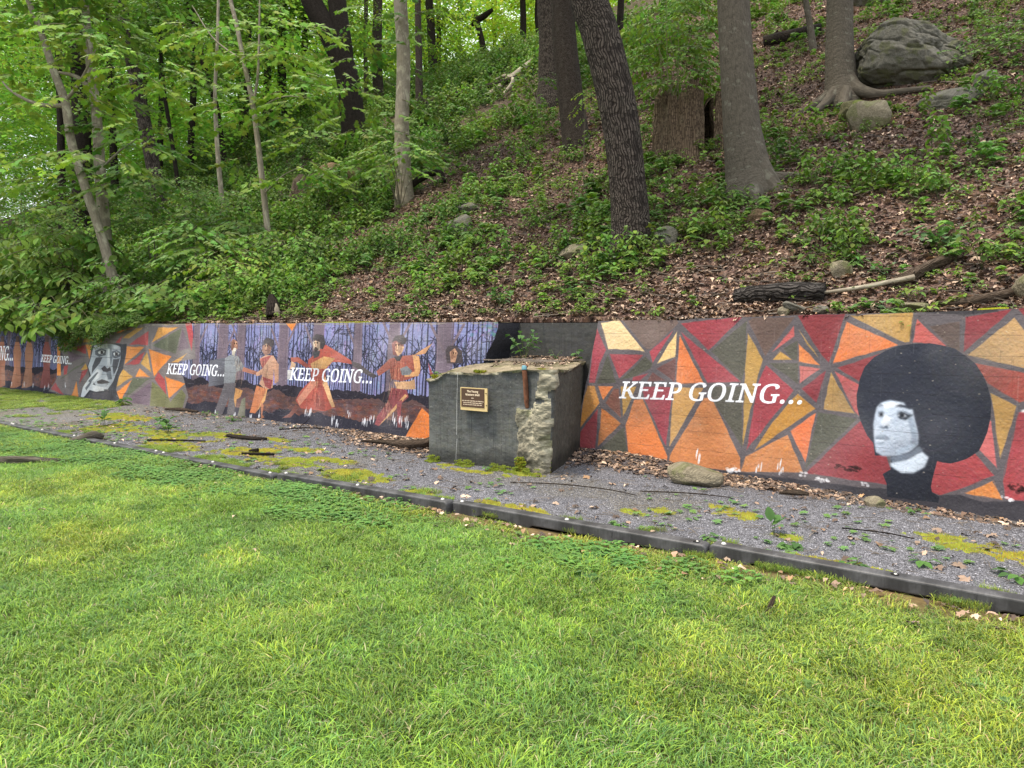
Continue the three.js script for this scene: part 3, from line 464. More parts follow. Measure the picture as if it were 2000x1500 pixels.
const leftDraw = (o) => {
  const { g: ctx, f, q } = o, g = q;
  ctx.fillStyle = '#4a4650'; ctx.fillRect(0, 0, o.w, o.h);
  nightWood(o, -3000, -1878, [[-2960, 20], [-2840, 24], [-2720, 20], [-2600, 26], [-2480, 22], [-2390, 20], [-2280, 24], [-2170, 18], [-2030, 22], [-1935, 26]], 5);
  nightWood(o, -1345, -545, [[-1290, 20], [-1202, 30], [-1148, 22], [-1026, 25], [-937, 24], [-843, 16], [-765, 22], [-665, 30]], 6);
  f('#77706f',[-1764,170,-1336,171,-1297,136,-1289,101,-1393,89,-1330,66,-1309,27,-1324,-6,-1443,-6,-1919,7,-1831,76,-1868,111]);
f('#b0503c',[-1848,136,-1801,157,-1796,147,-1822,118,-1849,115]);
f('#b5504a',[-1798,160,-1764,169,-1756,162,-1793,148]);
f('#d08a3c',[-1753,159,-1750,151,-1783,125,-1792,151]);
f('#b98c3e',[-1736,160,-1699,129,-1753,127]);
f('#a8484a',[-1696,169,-1669,171,-1675,151,-1688,152]);
f('#c99045',[-1451,131,-1429,160,-1357,161]);
f('#5e6650',[-1450,124,-1344,160,-1361,109]);
f('#b34b4c',[-1544,125,-1468,154,-1468,125]);
f('#b34b4c',[-1602,128,-1573,144,-1585,127]);
f('#d2803c',[-1590,154,-1529,160,-1601,148]);
f('#b98c3e',[-1520,159,-1489,161,-1545,137,-1572,138]);
f('#6d5d6a',[-1341,159,-1312,121,-1352,115]);
f('#c04b50',[-1332,170,-1309,170,-1301,148,-1305,116]);
f('#d8873c',[-1553,121,-1480,120,-1557,82]);
f('#b34b4c',[-1478,110,-1498,85,-1553,81]);
f('#b98c3e',[-1469,110,-1448,71,-1492,85]);
f('#df8434',[-1462,116,-1375,103,-1437,62]);
f('#c08f45',[-1320,111,-1349,92,-1375,91]);
f('#d8873c',[-1494,75,-1453,60,-1508,58]);
f('#5e6650',[-1521,54,-1454,57,-1551,10]);
f('#b98c3e',[-1571,73,-1520,58,-1589,33]);
f('#df8434',[-1525,50,-1567,5,-1607,13]);
f('#6d5d6a',[-1448,51,-1452,0,-1553,5]);
f('#66693f',[-1443,51,-1388,30,-1372,13,-1333,41,-1318,29,-1329,-4,-1448,0]);
f('#b34b4c',[-1421,72,-1395,57,-1387,27,-1434,56]);
f('#df8434',[-1393,62,-1322,52,-1377,20]);
f('#a8484a',[-1815,112,-1740,122,-1736,101]);
f('#6d5d6a',[-1828,106,-1743,95,-1812,79]);
f('#5e6650',[-1778,71,-1734,82,-1860,38]);
f('#b98c3e',[-1735,78,-1720,65,-1758,63]);
f('#a8484a',[-1752,60,-1720,68,-1761,31]);
f('#a8484a',[-1886,29,-1835,2,-1905,12]);
f('#d08035',[-1775,36,-1763,1,-1800,-1]);
f('#d8873c',[-1741,122,-1710,123,-1718,90]);
f('#d08035',[-1687,143,-1663,137,-1665,126,-1688,126]);
f('#a8484a',[-1844,70,-1824,73,-1828,52,-1843,49]);
f('#d8873c',[-1884,120,-1868,111,-1858,48,-1878,47]);
//face
f('#2c333a',[-1708,124,-1555,126,-1555,106,-1563,73,-1578,56,-1591,28,-1573,6,-1648,-5,-1745,-3,-1755,5,-1736,29,-1714,51,-1727,73,-1711,97]);
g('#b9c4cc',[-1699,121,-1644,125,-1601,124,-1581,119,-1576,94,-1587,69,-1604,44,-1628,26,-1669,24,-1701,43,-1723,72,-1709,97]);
g('#8c98a2',[-1638,123,-1620,123,-1613,93,-1618,79,-1629,93]);
g('#e3eaef',[-1636,115,-1627,115,-1621,82,-1627,71,-1636,82]);
g('#dfe6ec',[-1695,119,-1647,123,-1642,115,-1684,114,-1697,109]);
g('#d0d9e0',[-1612,122,-1587,121,-1581,113,-1609,114]);
g('#5a656e',[-1693,109,-1666,115,-1642,111,-1643,100,-1673,96,-1693,100]);
g('#5a656e',[-1616,108,-1597,113,-1577,107,-1579,98,-1601,94,-1614,98]);
g('#edf2f5',[-1680,106,-1663,111,-1647,108,-1659,101,-1676,102]);
g('#edf2f5',[-1610,105,-1596,109,-1582,105,-1594,99,-1606,100]);
g('#15191d',[-1668,110,-1657,110,-1655,103,-1667,102]);
g('#15191d',[-1602,108,-1590,107,-1589,100,-1601,100]);
g('#3a434b',[-1689,93,-1658,95,-1670,81,-1694,66,-1705,57,-1704,74]);
g('#3a434b',[-1609,92,-1580,94,-1590,72,-1603,58,-1611,77]);
g('#20262b',[-1662,70,-1646,77,-1634,71,-1621,75,-1616,67,-1635,63,-1652,64]);
g('#66717a',[-1638,63,-1616,66,-1609,49,-1627,47]);
g('#1d2327',[-1679,41,-1656,46,-1630,44,-1619,41,-1652,36,-1675,36]);
g('#9aa6af',[-1670,35,-1624,39,-1634,31,-1661,30]);
g('#e4ebf0',[-1751,4,-1742,25,-1714,49,-1679,68,-1655,66,-1657,56,-1680,45,-1698,33,-1675,31,-1643,28,-1644,21,-1680,18,-1710,20,-1729,7,-1744,-1]);
g('#6c7780',[-1719,40,-1679,62,-1673,60,-1709,36]);
g('#6c7780',[-1732,24,-1709,39,-1703,37,-1726,18]);
g('#2c333a',[-1726,0,-1707,16,-1650,15,-1625,26,-1589,6,-1648,-5]);
  g('#5d6470',[-1242,99,-1193,105,-1189,57,-1241,50]);
g('#8a949a',[-1193,104,-1177,111,-1153,109,-1137,94,-1128,86,-1155,81,-1159,60,-1193,58]);
g('#5b5a60',[-1191,59,-1157,60,-1155,3,-1178,2,-1175,35,-1192,1,-1220,-1]);
g('#9a6a52',[-1180,134,-1170,140,-1158,135,-1155,123,-1164,118,-1176,119]);
g('#6b5148',[-1180,134,-1175,136,-1172,118,-1177,121]);
g('#c9c2b2',[-1173,119,-1160,120,-1164,108,-1172,111]);
g('#a5654a',[-1136,90,-1094,83,-1097,77,-1139,82]);
g('#c88a35',[-1156,52,-1133,48,-1139,36,-1151,31,-1153,16,-1160,31]);
g('#6d7258',[-1135,32,-1124,37,-1123,-3,-1148,-3]);
g('#cf9a78',[-1089,106,-1071,113,-1050,112,-1035,97,-1034,69,-1044,64,-1048,90,-1049,57,-1066,52,-1087,62,-1079,78,-1097,75,-1098,81,-1080,89]);
g('#b5443f',[-1087,106,-1055,113,-1063,105,-1080,89,-1086,98]);
g('#a83e3c',[-1079,75,-1050,70,-1054,54,-1070,58]);
g('#c8702e',[-1094,59,-1063,54,-1068,36,-1094,10,-1110,10,-1101,34]);
g('#d89a4c',[-1064,54,-1068,34,-1092,11,-1087,17,-1076,36]);
g('#b0673a',[-1079,31,-1071,25,-1073,9,-1066,5,-1076,2]);
g('#8a5a44',[-1082,129,-1066,134,-1056,127,-1059,116,-1073,112,-1083,120]);
g('#2a2528',[-1081,138,-1070,143,-1054,140,-1050,132,-1056,125,-1065,130,-1080,130]);
g('#c2503a',[-958,108,-917,133,-900,127,-855,109,-853,103,-886,106,-899,105,-915,92,-912,76,-886,34,-910,26,-971,27,-985,39,-976,54,-947,76,-952,93,-959,97]);
g('#d9a35c',[-952,101,-920,114,-892,111,-915,94,-947,93]);
g('#e0b07a',[-914,82,-886,35,-894,33,-920,69]);
g('#d08466',[-949,73,-929,73,-962,42,-975,31,-982,41]);
g('#a8402f',[-929,69,-916,65,-910,28,-935,28]);
g('#b5533c',[-1004,110,-984,111,-956,99,-960,93,-987,103,-1002,102]);
g('#d8b088',[-1001,104,-990,100,-993,90,-1006,91]);
g('#e2e2e2',[-1011,89,-998,89,-998,74,-1010,73]);
g('#8a4a3c',[-985,32,-974,29,-995,10,-1017,8,-1000,16]);
g('#d9c9b0',[-949,137,-932,142,-925,133,-933,123,-946,123]);
g('#2c2a2e',[-951,143,-942,150,-923,148,-917,135,-924,125,-931,127,-931,137,-946,139]);
g('#2f3a3c',[-949,120,-930,123,-933,114,-945,110]);
g('#3a3838',[-855,108,-836,105,-821,97,-795,87,-803,83,-826,91,-850,100]);
g('#b45a42',[-798,94,-770,114,-741,119,-721,121,-711,116,-708,94,-729,85,-744,81,-765,84,-770,99,-792,87]);
g('#dba060',[-726,121,-713,119,-708,101,-711,90,-739,88,-739,91,-719,97]);
g('#cfa070',[-759,80,-728,82,-718,86,-716,71,-753,69]);
g('#7a8086',[-748,100,-735,104,-724,97,-729,91,-744,90]);
g('#d79a63',[-714,125,-687,138,-701,123,-726,119]);
g('#963038',[-765,71,-733,69,-729,59,-787,12,-796,14,-791,27,-771,49]);
g('#d8a060',[-736,63,-731,61,-756,37,-787,12,-764,36]);
g('#96363c',[-752,50,-741,55,-743,32,-738,14,-747,13]);
g('#8f4a40',[-768,137,-759,143,-743,139,-744,126,-754,118,-764,120]);
g('#e0b080',[-756,135,-742,132,-747,122,-754,118,-760,126]);
g('#262226',[-768,139,-762,148,-746,150,-738,143,-740,136,-748,135,-759,141]);
g('#2a2a2c',[-762,117,-745,119,-749,111,-756,111]);
g('#332b2f',[-663,128,-658,134,-644,135,-632,128,-630,111,-659,110]);
g('#d9a27c',[-655,126,-646,132,-640,125,-644,112,-652,112]);
g('#a03a40',[-695,111,-682,93,-689,93]);
g('#a3613c',[-2226,123,-2200,123,-2182,93,-2185,52,-2176,9,-2212,1,-2246,-1,-2227,51,-2237,99]);
g('#5a4038',[-2224,138,-2201,138,-2199,123,-2222,123]);
g('#b0714a',[-2127,124,-2103,124,-2085,95,-2088,56,-2079,13,-2114,5,-2146,4,-2128,54,-2137,100]);
g('#5a4038',[-2125,139,-2103,139,-2101,124,-2123,124]);
g('#a8714e',[-2056,125,-2033,125,-2016,96,-2019,58,-2011,17,-2044,9,-2075,7,-2057,57,-2066,102]);
g('#5a4038',[-2055,139,-2033,139,-2032,125,-2053,125]);
g('#93463f',[-1952,126,-1931,126,-1915,98,-1918,61,-1910,21,-1941,14,-1970,12,-1953,60,-1962,104]);
g('#5a4038',[-1951,140,-1931,140,-1930,126,-1949,126]);
f('#e07a2c',[-701,45,-686,36,-683,-3,-736,-7]);
f('#df8434',[-1023,170,-993,170,-1005,155]);
  for (let k = 0; k < 5200; k++) { const a = o.R() < 0.6 ? lerp(-1330, -545, o.R()) : lerp(-3000, -1885, o.R()), y = 168 * o.R(), c = 66 + 50 * o.R(); ctx.strokeStyle = css(c * 1.02, c * 0.94, c * 1.02, 0.16); ctx.lineWidth = (0.5 + 1.6 * o.R()) * o.ppm / 100; ctx.beginPath(); ctx.moveTo(o.X(a), o.Y(y)); ctx.lineTo(o.X(a + (o.R() - .5) * 6), o.Y(y + (o.R() - .3) * 14)); ctx.stroke(); }
  for (let k = 0; k < 260; k++) { const x = lerp(-1330, -560, o.R()), y = 8 + 155 * o.R(); ctx.strokeStyle = css(206, 204, 212, 0.16 + 0.2 * o.R()); ctx.lineWidth = 0.5 + o.R(); ctx.beginPath(); ctx.moveTo(o.X(x), o.Y(y)); ctx.quadraticCurveTo(o.X(x + 8 * o.R()), o.Y(y + 2 * (o.R() - .5)), o.X(x + 4 + 22 * o.R()), o.Y(y + 5 * (o.R() - .5))); ctx.stroke(); }
  const head = (x, y, r, d, hair) => { const e = (dx, dy, rx, ry, c) => { ctx.fillStyle = c; ctx.beginPath(); ctx.ellipse(o.X(x + dx * r * d), o.Y(y + dy * r), rx * r * o.ppm / 100, ry * r * o.ppm / 100, 0, 0, 6.3); ctx.fill(); };   // painted faces: shade, brow, eyes, nose, mouth
    e(-.35, -.05, .4, .8, css(60, 34, 30, .35)); e(.3, .1, .3, .5, css(226, 180, 140, .5)); e(-.05, .28, .2, .07, css(30, 20, 20, .85)); e(.45, .28, .17, .07, css(30, 20, 20, .85)); e(-.05, .14, .11, .07, css(20, 14, 14, .9)); e(.45, .14, .1, .07, css(20, 14, 14, .9)); e(.3, -.12, .09, .22, css(90, 48, 38, .6)); e(.24, -.45, .22, .07, css(70, 28, 26, .85)); if (hair) e(.15, -.75, .45, .3, hair); };
  head(-1166, 129, 11, 1, css(206, 200, 188, .9)); head(-1069, 126, 11, -1); head(-939, 133, 11, -1, css(40, 36, 38, .8)); head(-754, 132, 11, -1); head(-647, 123, 8, 1);
  for (const [x, y, w2, h2] of [[-1150, 85, 24, 70], [-1075, 80, 22, 60], [-935, 80, 36, 70], [-755, 90, 30, 50], [-770, 50, 20, 40]]) for (let k = 0; k < 60; k++) { const px = x + (o.R() - .5) * w2, py = y + (o.R() - .5) * h2, b = o.R() < .6 ? [40, 26, 28] : [226, 186, 140]; ctx.strokeStyle = css(b[0], b[1], b[2], 0.3); ctx.lineWidth = (0.4 + 1.1 * o.R()) * o.ppm / 100; ctx.beginPath(); ctx.moveTo(o.X(px), o.Y(py)); ctx.quadraticCurveTo(o.X(px + 2), o.Y(py - 6), o.X(px - 3 + 5 * o.R()), o.Y(py - 8 - 10 * o.R())); ctx.stroke(); }
  letter(o, 'KEEP GOING...', -1391, 68.5, -1192, 71, 20.5); letter(o, 'KEEP GOING...', -1006, 72.5, -805, 75.5, 20.5); letter(o, 'KEEP GOING...', -1971, 77, -1806, 75, 17.5); letter(o, 'KEEP GOING...', -2420, 73, -2136, 75, 37);
  splash(o, [[-1216, 3], [-1156, 4], [-1106, 6], [-1080, 8], [-958, 22], [-945, 22], [-890, 14], [-853, 26], [-820, 16], [-804, 20], [-756, 26], [-730, 26], [-753, 20], [-742, 23], [-729, 18], [-801, 22], [-815, 17], [-2139, 14], [-2060, 18], [-2007, 17], [-1920, 18], [-1941, 14], [-1832, 24], [-950, 18], [-880, 8]], 1.1);
  for (let k = 0; k < 60; k++) { const x = -575 - 50 * o.R() * o.R(), y = 150 + 18 * o.R(); ctx.fillStyle = css(70 + 60 * o.R(), 84 + 60 * o.R(), 110 + 50 * o.R(), 0.5); ctx.beginPath(); ctx.ellipse(o.X(x), o.Y(y), (1 + 3 * o.R()) * o.ppm / 100, (1 + 2 * o.R()) * o.ppm / 100, 0, 0, 6.3); ctx.fill(); }
  for (let k = 0; k < 40; k++) { ctx.fillStyle = css(40, 40, 50, 0.6); ctx.beginPath(); ctx.ellipse(o.X(lerp(-905, -850, o.R())), o.Y(148 + 12 * o.R()), (1 + 3 * o.R()) * o.ppm / 100, (0.6 + o.R()) * o.ppm / 100, 0, 0, 6.3); ctx.fill(); }
  for (let x = -3000; x < -545; x += 2) { const d = 3 * noise2(x * 0.08, 2, 3); ctx.fillStyle = css(150, 142, 128, 0.55); ctx.fillRect(o.X(x), o.Y(167), 2.2 * o.ppm / 100, d * o.ppm / 100); }
};
const muralNear = mural(-13.9, -5.4, 1.72, 240, leftDraw), muralFar = mural(-30, -13.9, 1.72, 127, leftDraw);
const paint = (map) => std({ map, bumpMap: rep(concreteBump, 6, 1.6), bumpScale: 0.012, roughness: 0.92 });
const bareMap = dataTex(512, 512, (u, v) => { const f = fbmT(u * 6, v * 6, 6, 6, 4, 5), k = fbmT(u * 50, v * 50, 50, 50, 8, 3), m = sm(0.55, 0.7, fbmT(u * 5, v * 5, 5, 5, 61, 4)); return [toS(lerp(lerp(0.13, 0.36, f) * (0.6 + 0.8 * k), 0.07, m * 0.6)), toS(lerp(lerp(0.12, 0.335, f) * (0.6 + 0.8 * k), 0.085, m * 0.6)), toS(lerp(lerp(0.1, 0.27, f) * (0.6 + 0.8 * k), 0.03, m * 0.6))]; }, true);
const bareM = std({ map: bareMap, bumpMap: concreteBump, bumpScale: 0.02, roughness: 0.95 });
const BAT = 0.15;
const topM = bareM.clone(); topM.color.setRGB(0.42, 0.38, 0.32);
const frontS = (t, y, s0, sd) => s0 + BAT * y / 1.65 - 0.012 * (fbm(t * 1.7, y * 2.5, sd, 4) - 0.5) * 2 - 0.004 * hash(Math.floor(y / 0.2 + 0.03 * Math.sin(t)), Math.floor(t / 2.4), sd);
function wallPart(parent, name, mat, t0, t1, topF, s0, tex0, tex1, texH, edgeL, edgeR, sd) {
  const nu = Math.round((t1 - t0) / 0.06), nv = 66;
  obj(name, grid(nu, nv, (u, v) => {
    const tm = lerp(t0, t1, u), y = lerp(-0.34, topF(tm), v), a = edgeL ? edgeL(y) : t0, b = edgeR ? edgeR(y) : t1, t = lerp(a, b, u);
    return [t, y, -frontS(t, y, s0, sd), (t - tex0) / (tex1 - tex0), clamp((y + LOW) / (texH + LOW), 0.002, 0.998)];
  }), mat, parent);
}
function wallTop(parent, t0, t1, topF, s0, back, sd) {  // the bare top edge
  obj('top_edge', grid(Math.round((t1 - t0) / 0.05), 8, (u, v) => { const t = lerp(t0, t1, u), y = topF(t), f = frontS(t, y, s0, sd); return [t, y - (v > 0 ? 0.004 : 0) + 0.014 * (fbm(t * 6, v * 3, 15, 3) - 0.4) * Math.min(1, v * 3), -lerp(f, back, v), t, v * 0.5]; }), topM, parent);
}
const chips = (t, sd) => 0.02 * (fbm(t * 1.1, 3, sd, 4) - 0.5) - 0.06 * Math.pow(clamp((noise2(t * 2.6, 5, sd + 2) - 0.72) / 0.28), 1.2) * fbm(t * 9, 1, sd, 2);
const topR = (t) => 1.685 + 0.02 * (t + 4.4) + chips(t, 201), topL = (t) => 1.68 + chips(t, 211);
{
  const w = thing('mural_wall', 'concrete wall painted with coloured triangles and woman with round black hair', 'wall');
  wallPart(w, 'painted_face', paint(muralRight), -4.45, 6, topR, 0.05, -4.8, 2.75, 1.86, (y) => -4.69 + 0.165 * (y + 0) + 0.02 * fbm(y * 6, 2, 8, 3), null, 301);
  wallTop(w, -4.42, 6, topR, 0.05, 0.6, 301);
  obj('end_face', grid(6, 20, (u, v) => { const y = lerp(-0.2, 1.66, v); return [-4.69 + 0.165 * y + 0.012, y, -lerp(0.5, frontS(-4.6, y, 0.05, 301) + 0.004, u), u * 0.4, y]; }), bareM, w);
}
{
  const w = thing('mural_wall', 'long concrete wall painted with people in a night wood and a grey face', 'wall');
  const er = (y) => -5.7 - 0.44 * clamp(1.66 - y, 0, 0.7) + 0.1 * (fbm(y * 7, 4, 18, 3) - 0.5);
  wallPart(w, 'painted_face', paint(muralFar), -30, -13.9, topL, -0.3, -30, -13.9, 1.72, null, null, 311);
  wallPart(w, 'painted_face', paint(muralNear), -13.9, -5.7, topL, -0.3, -13.9, -5.4, 1.72, null, er, 311);
  wallTop(w, -30, -5.72, topL, -0.3, 0.52, 311);
  obj('end_face', grid(8, 24, (u, v) => { const y = lerp(-0.2, 1.665, v), f = frontS(-5.7, y, -0.3, 311); return [er(y) + 0.03 * (fbm(u * 4, y * 4, 6, 3) - 0.5) * Math.sin(u * 3.14), y, -lerp(f, 0.5, u), u * 0.6, y]; }), std({ color: 0x34343a, bumpMap: concreteBump, bumpScale: 0.02 }), w);
}
const greyPaint = canvasTex(512, 512, (g, w, h) => {     // worn black-grey paint, run stains, pale scrapes
  const R = rng(5); g.fillStyle = '#545658'; g.fillRect(0, 0, w, h);
  for (let k = 0; k < 2600; k++) { const b = 52 + 66 * R(), x = R() * w, y = R() * h; g.fillStyle = css(b, b * 1.01, b * (0.94 + 0.1 * R()), 0.16); g.beginPath(); g.ellipse(x, y, 4 + 22 * R(), 2 + 10 * R(), 0, 0, 6.3); g.fill(); }
  for (let k = 0; k < 260; k++) { const x = R() * w, y = R() * h; g.fillStyle = R() < 0.5 ? css(92, 90, 78, 0.12) : css(36, 36, 36, 0.15); g.fillRect(x, y, 1 + 4 * R(), 30 + 120 * R()); }
  for (let k = 0; k < 30; k++) { g.strokeStyle = css(150, 148, 140, 0.25); g.lineWidth = 0.8; g.beginPath(); let x = R() * w, y = R() * h; g.moveTo(x, y); for (let i = 0; i < 4; i++) { x += (R() - 0.2) * 24; y += (R() - 0.5) * 8; g.lineTo(x, y); } g.stroke(); }
  for (let k = 0; k < 50; k++) { g.fillStyle = css(170, 168, 160, 0.5); g.beginPath(); g.ellipse(R() * w, R() * h, 0.7 + 2 * R(), 0.7 + 2 * R(), 0, 0, 6.3); g.fill(); }
});
const greyM = std({ map: greyPaint, bumpMap: concreteBump, bumpScale: 0.012, roughness: 0.85 });
{
  const w = thing('recessed_wall', 'dark grey painted concrete wall set back above the block', 'wall');
  const m = std({ map: rep(greyPaint, 1, 1), color: new THREE.Color(0.62, 0.6, 0.58), bumpMap: concreteBump, bumpScale: 0.008 });
  obj('painted_face', grid(40, 20, (u, v) => { const t = lerp(-6.3, -4.2, u), y = lerp(0.7, 1.665, v); return [t, y, -0.35 + 0.006 * (fbm(t * 3, y * 3, 6, 3) - 0.5), t / 1.6, y / 1.6]; }), m, w);
  obj('top_edge', grid(40, 4, (u, v) => { const t = lerp(-6.3, -4.2, u); return [t, 1.668 + 0.006 * fbm(t * 5, v, 4, 3), -lerp(0.348, 0.62, v), t, v * 0.3]; }), topM, w);
}
// the block in front of the gap: faces laid out round its foot, broken open at the right-hand corner
{
  const blk = thing('concrete_block', 'squat dark grey concrete block with a broken corner jutting from the wall', 'block');
  const A = [-5.76, -0.35], Bp = [-5.76, -1.5], Cc = [-4.12, -1.38], Dd = [-4.62, 0.2], F = [A, Bp, Cc, Dd], len = [1.15, 1.64, 1.66], tot = len[0] + len[1] + len[2];
  const blockTopM = bareM.clone(); blockTopM.color.setRGB(0.8, 0.72, 0.6);
  const topAt = (t, s) => lerp(1.085, 1.16, sm(-1.5, 0.3, s)) + 0.06 * sm(-5, -4.3, t) * sm(-0.6, -1.4, s) - 0.09 * sm(-5.42, -5.72, t) * sm(-0.9, -1.5, s) + 0.03 * (fbm(t * 3.2, s * 3.2, 77, 3) - 0.5);
  const NU = 220, NV = 84, P = [], T = [], mask = [], CA = [], CB = [];
  for (let j = 0; j <= NV; j++) for (let i = 0; i <= NU; i++) {
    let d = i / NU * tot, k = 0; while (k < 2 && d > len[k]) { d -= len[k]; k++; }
    const u = d / len[k], a = F[k], b = F[k + 1], t = lerp(a[0], b[0], u), s = lerp(a[1], b[1], u), nx = (b[1] - a[1]) / len[k], ns = -(b[0] - a[0]) / len[k];
    const v = j / NV, y = lerp(-0.12, topAt(t, s), v), dist = i / NU * tot - (len[0] + len[1]);     // along the front from the broken corner
    const edge = 0.12 * (fbm(y * 6, 3, 55, 4) - 0.5);
    const lo = -0.42 + edge + (y > 0.72 ? 0.2 + 0.3 * (y - 0.72) : 0), hi = (y > 0.9 ? 0.3 * (y - 0.9) / 0.2 : 0.02) + 0.08 * (fbm(y * 7, 8, 56, 4) - 0.5);
    let rough = clamp(Math.min(dist - lo, hi - dist) / 0.05) * (y > 0.8 ? clamp(1 - (fbm(y * 9, dist * 9, 66, 3) < 0.38) * 1 + 0) : 1);
    rough = Math.max(rough, sm(0.05, 0.0, topAt(t, s) - y - 0.05 * fbm(t * 6, s * 6, 58, 3) + 0.02) * 0.7);
    const bl = clamp(0.5 + dist / 0.3), k2 = k === 1 ? 2 : k, fx = (F[2][1] - F[1][1]) / len[1], fs = -(F[2][0] - F[1][0]) / len[1], gx = (F[3][1] - F[2][1]) / len[2], gs = -(F[3][0] - F[2][0]) / len[2], mx = k ? lerp(fx, gx, bl) : nx, ms = k ? lerp(fs, gs, bl) : ns, ml = Math.hypot(mx, ms) || 1;
    const cornerCut = 0.1 * Math.exp(-((dist + 0.03) ** 2) / 0.02) * clamp(y * 1.6);
    const n = 0.012 * (fbm3(t * 3, y * 3, s * 3, 4, 4) - 0.5) + rough * (-0.035 + 0.12 * (fbm3(t * 9, y * 9, s * 9, 14, 4) - 0.5) + 0.05 * (fbm3(t * 26, y * 26, s * 26, 24, 3) - 0.5)) - cornerCut;
    P.push(t - mx / ml * n, y, -(s - ms / ml * n)); T.push((t - s * 0.8) / 1.25, y / 1.25); mask.push(rough);
    const footDark = sm(0.2, 0.05, y - 0.1 * fbm(t * 4 + s * 4, 2, 31, 3)), low = sm(0.85, 0.3, y) * 0.45 * fbm(t * 2, y * 2, 37, 3), tn = (k === 2 ? 0.68 : 0.88 + low) * (1 - 0.55 * footDark) * (0.75 + 0.5 * fbm3(t * 4, y * 4, s * 4, 39, 4));  // tone darkens towards the foot along an uneven edge
    CA.push(tn * (k === 2 ? 1.05 : 1), tn, tn * (k === 2 ? 0.85 : 0.97 - 0.2 * low));  // right-hand face: shade painted in as a darker tone, over browner paint
    const cr = 0.3 + 1.5 * Math.pow(fbm3(t * 9, y * 9, s * 9, 14, 4), 1.3) * (0.5 + fbm3(t * 26, y * 26, s * 26, 24, 3)) * (1 - 0.5 * footDark); CB.push(cr, cr * 0.96, cr * 0.84);  // crevice shade painted in: darker where the broken surface sinks
  }
  const ia = [], ib = [];
  for (let j = 0; j < NV; j++) for (let i = 0; i < NU; i++) { const a = j * (NU + 1) + i, b = a + 1, d = a + NU + 1, e = d + 1; ((mask[a] + mask[b] + mask[d] + mask[e]) / 4 > 0.5 ? ib : ia).push(a, b, e, a, e, d); }
  const base = new THREE.BufferGeometry(); base.setAttribute('position', new THREE.Float32BufferAttribute(P, 3)); base.setAttribute('uv', new THREE.Float32BufferAttribute(T, 2)); base.setIndex([...ia, ...ib]); base.computeVertexNormals();
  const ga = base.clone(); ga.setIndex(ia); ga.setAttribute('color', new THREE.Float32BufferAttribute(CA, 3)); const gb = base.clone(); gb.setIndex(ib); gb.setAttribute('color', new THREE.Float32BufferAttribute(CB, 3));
  const blockPaintM = greyM.clone(); blockPaintM.vertexColors = true;
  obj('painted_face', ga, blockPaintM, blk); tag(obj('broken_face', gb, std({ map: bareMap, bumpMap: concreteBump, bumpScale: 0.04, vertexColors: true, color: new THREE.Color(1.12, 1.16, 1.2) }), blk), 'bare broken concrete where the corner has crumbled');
  obj('top_surface', grid(NU, 40, (u, v) => {             // from the faces' upper rim back to the recess
    const i = Math.round(u * NU), k = (NV * (NU + 1) + i) * 3, tx = lerp(-5.72, -4.68, u), t = lerp(P[k], tx, v), s = lerp(-P[k + 2], 0.36, v);
    return [t, lerp(P[k + 1], topAt(t, s), sm(0, 0.06, v)) + 0.03 * (fbm(t * 8, s * 8, 7, 4) - 0.5) * sm(0, 0.05, v), -s, t, s];
  }), blockTopM, blk);
  // the rusty bar standing out of the broken corner
  const bar = tubeGeom([[-4.4, 0.72, 1.40, 0.024], [-4.4, 0.8, 1.42, 0.028], [-4.4, 1.0, 1.44, 0.029], [-4.41, 1.14, 1.45, 0.028], [-4.42, 1.17, 1.43, 0.026], [-4.43, 1.18, 1.38, 0.02]], { seg: 10, step: 0.02, rough: 0.012, cap: true, tileV: 0.3, tileU: 0.2 });
  const rust = dataTex(64, 128, (u, v) => { const k = fbmT(u * 6, v * 12, 6, 12, 3, 4); return [toS(lerp(0.06, 0.26, k)), toS(lerp(0.03, 0.11, k)), toS(lerp(0.02, 0.06, k))]; }, true);
  tag(obj('iron_bar', bar, std({ map: rust, bumpMap: rust, bumpScale: 0.006, roughness: 0.9 }), blk), 'rusty iron bar set upright in the broken corner');
  const bt = tubeGeom([[-4.409, 1.14, 1.452, 0.029], [-4.411, 1.155, 1.45, 0.029], [-4.42, 1.176, 1.433, 0.029]], { seg: 10, step: 0.01, rough: 0.006, cap: true });
  tag(obj('paint_daub', bt, std({ color: new THREE.Color(0.1, 0.22, 0.26), roughness: 0.7 }), blk), 'faded blue paint on the bar top');
  for (const [t, y, L, s] of [[-5.32, 0.72, 0.72, -1.507], [-5.335, 0.16, 0.3, -1.507]]) tag(obj('paint_drip', tubeGeom([[t + 0.02, y + L / 2, 1.508, 0.0025], [t + 0.005, y, 1.508, 0.003], [t, y - L / 2, 1.508, 0.002]], { seg: 5, step: 0.05, rough: 0.003 }), std({ color: 0xb9b9b6 }), blk), 'thin pale paint run down the front');

  const pl = thing('plaque', 'small bronze plaque with cream border on the dark block', 'plaque', [-5.055, 0.79, 1.515]);
  const bd = new THREE.BoxGeometry(0.385, 0.26, 0.016); obj('border_plate', bd, std({ color: new THREE.Color(0.7, 0.53, 0.26), roughness: 0.45, metalness: 0.35 }), pl);
  const ins = new THREE.BoxGeometry(0.335, 0.215, 0.006); const o2 = obj('name_panel', ins, std({ color: new THREE.Color(0.085, 0.052, 0.035), roughness: 0.5, metalness: 0.2 }), pl); o2.position.set(-0.012, 0.014, 0.008);
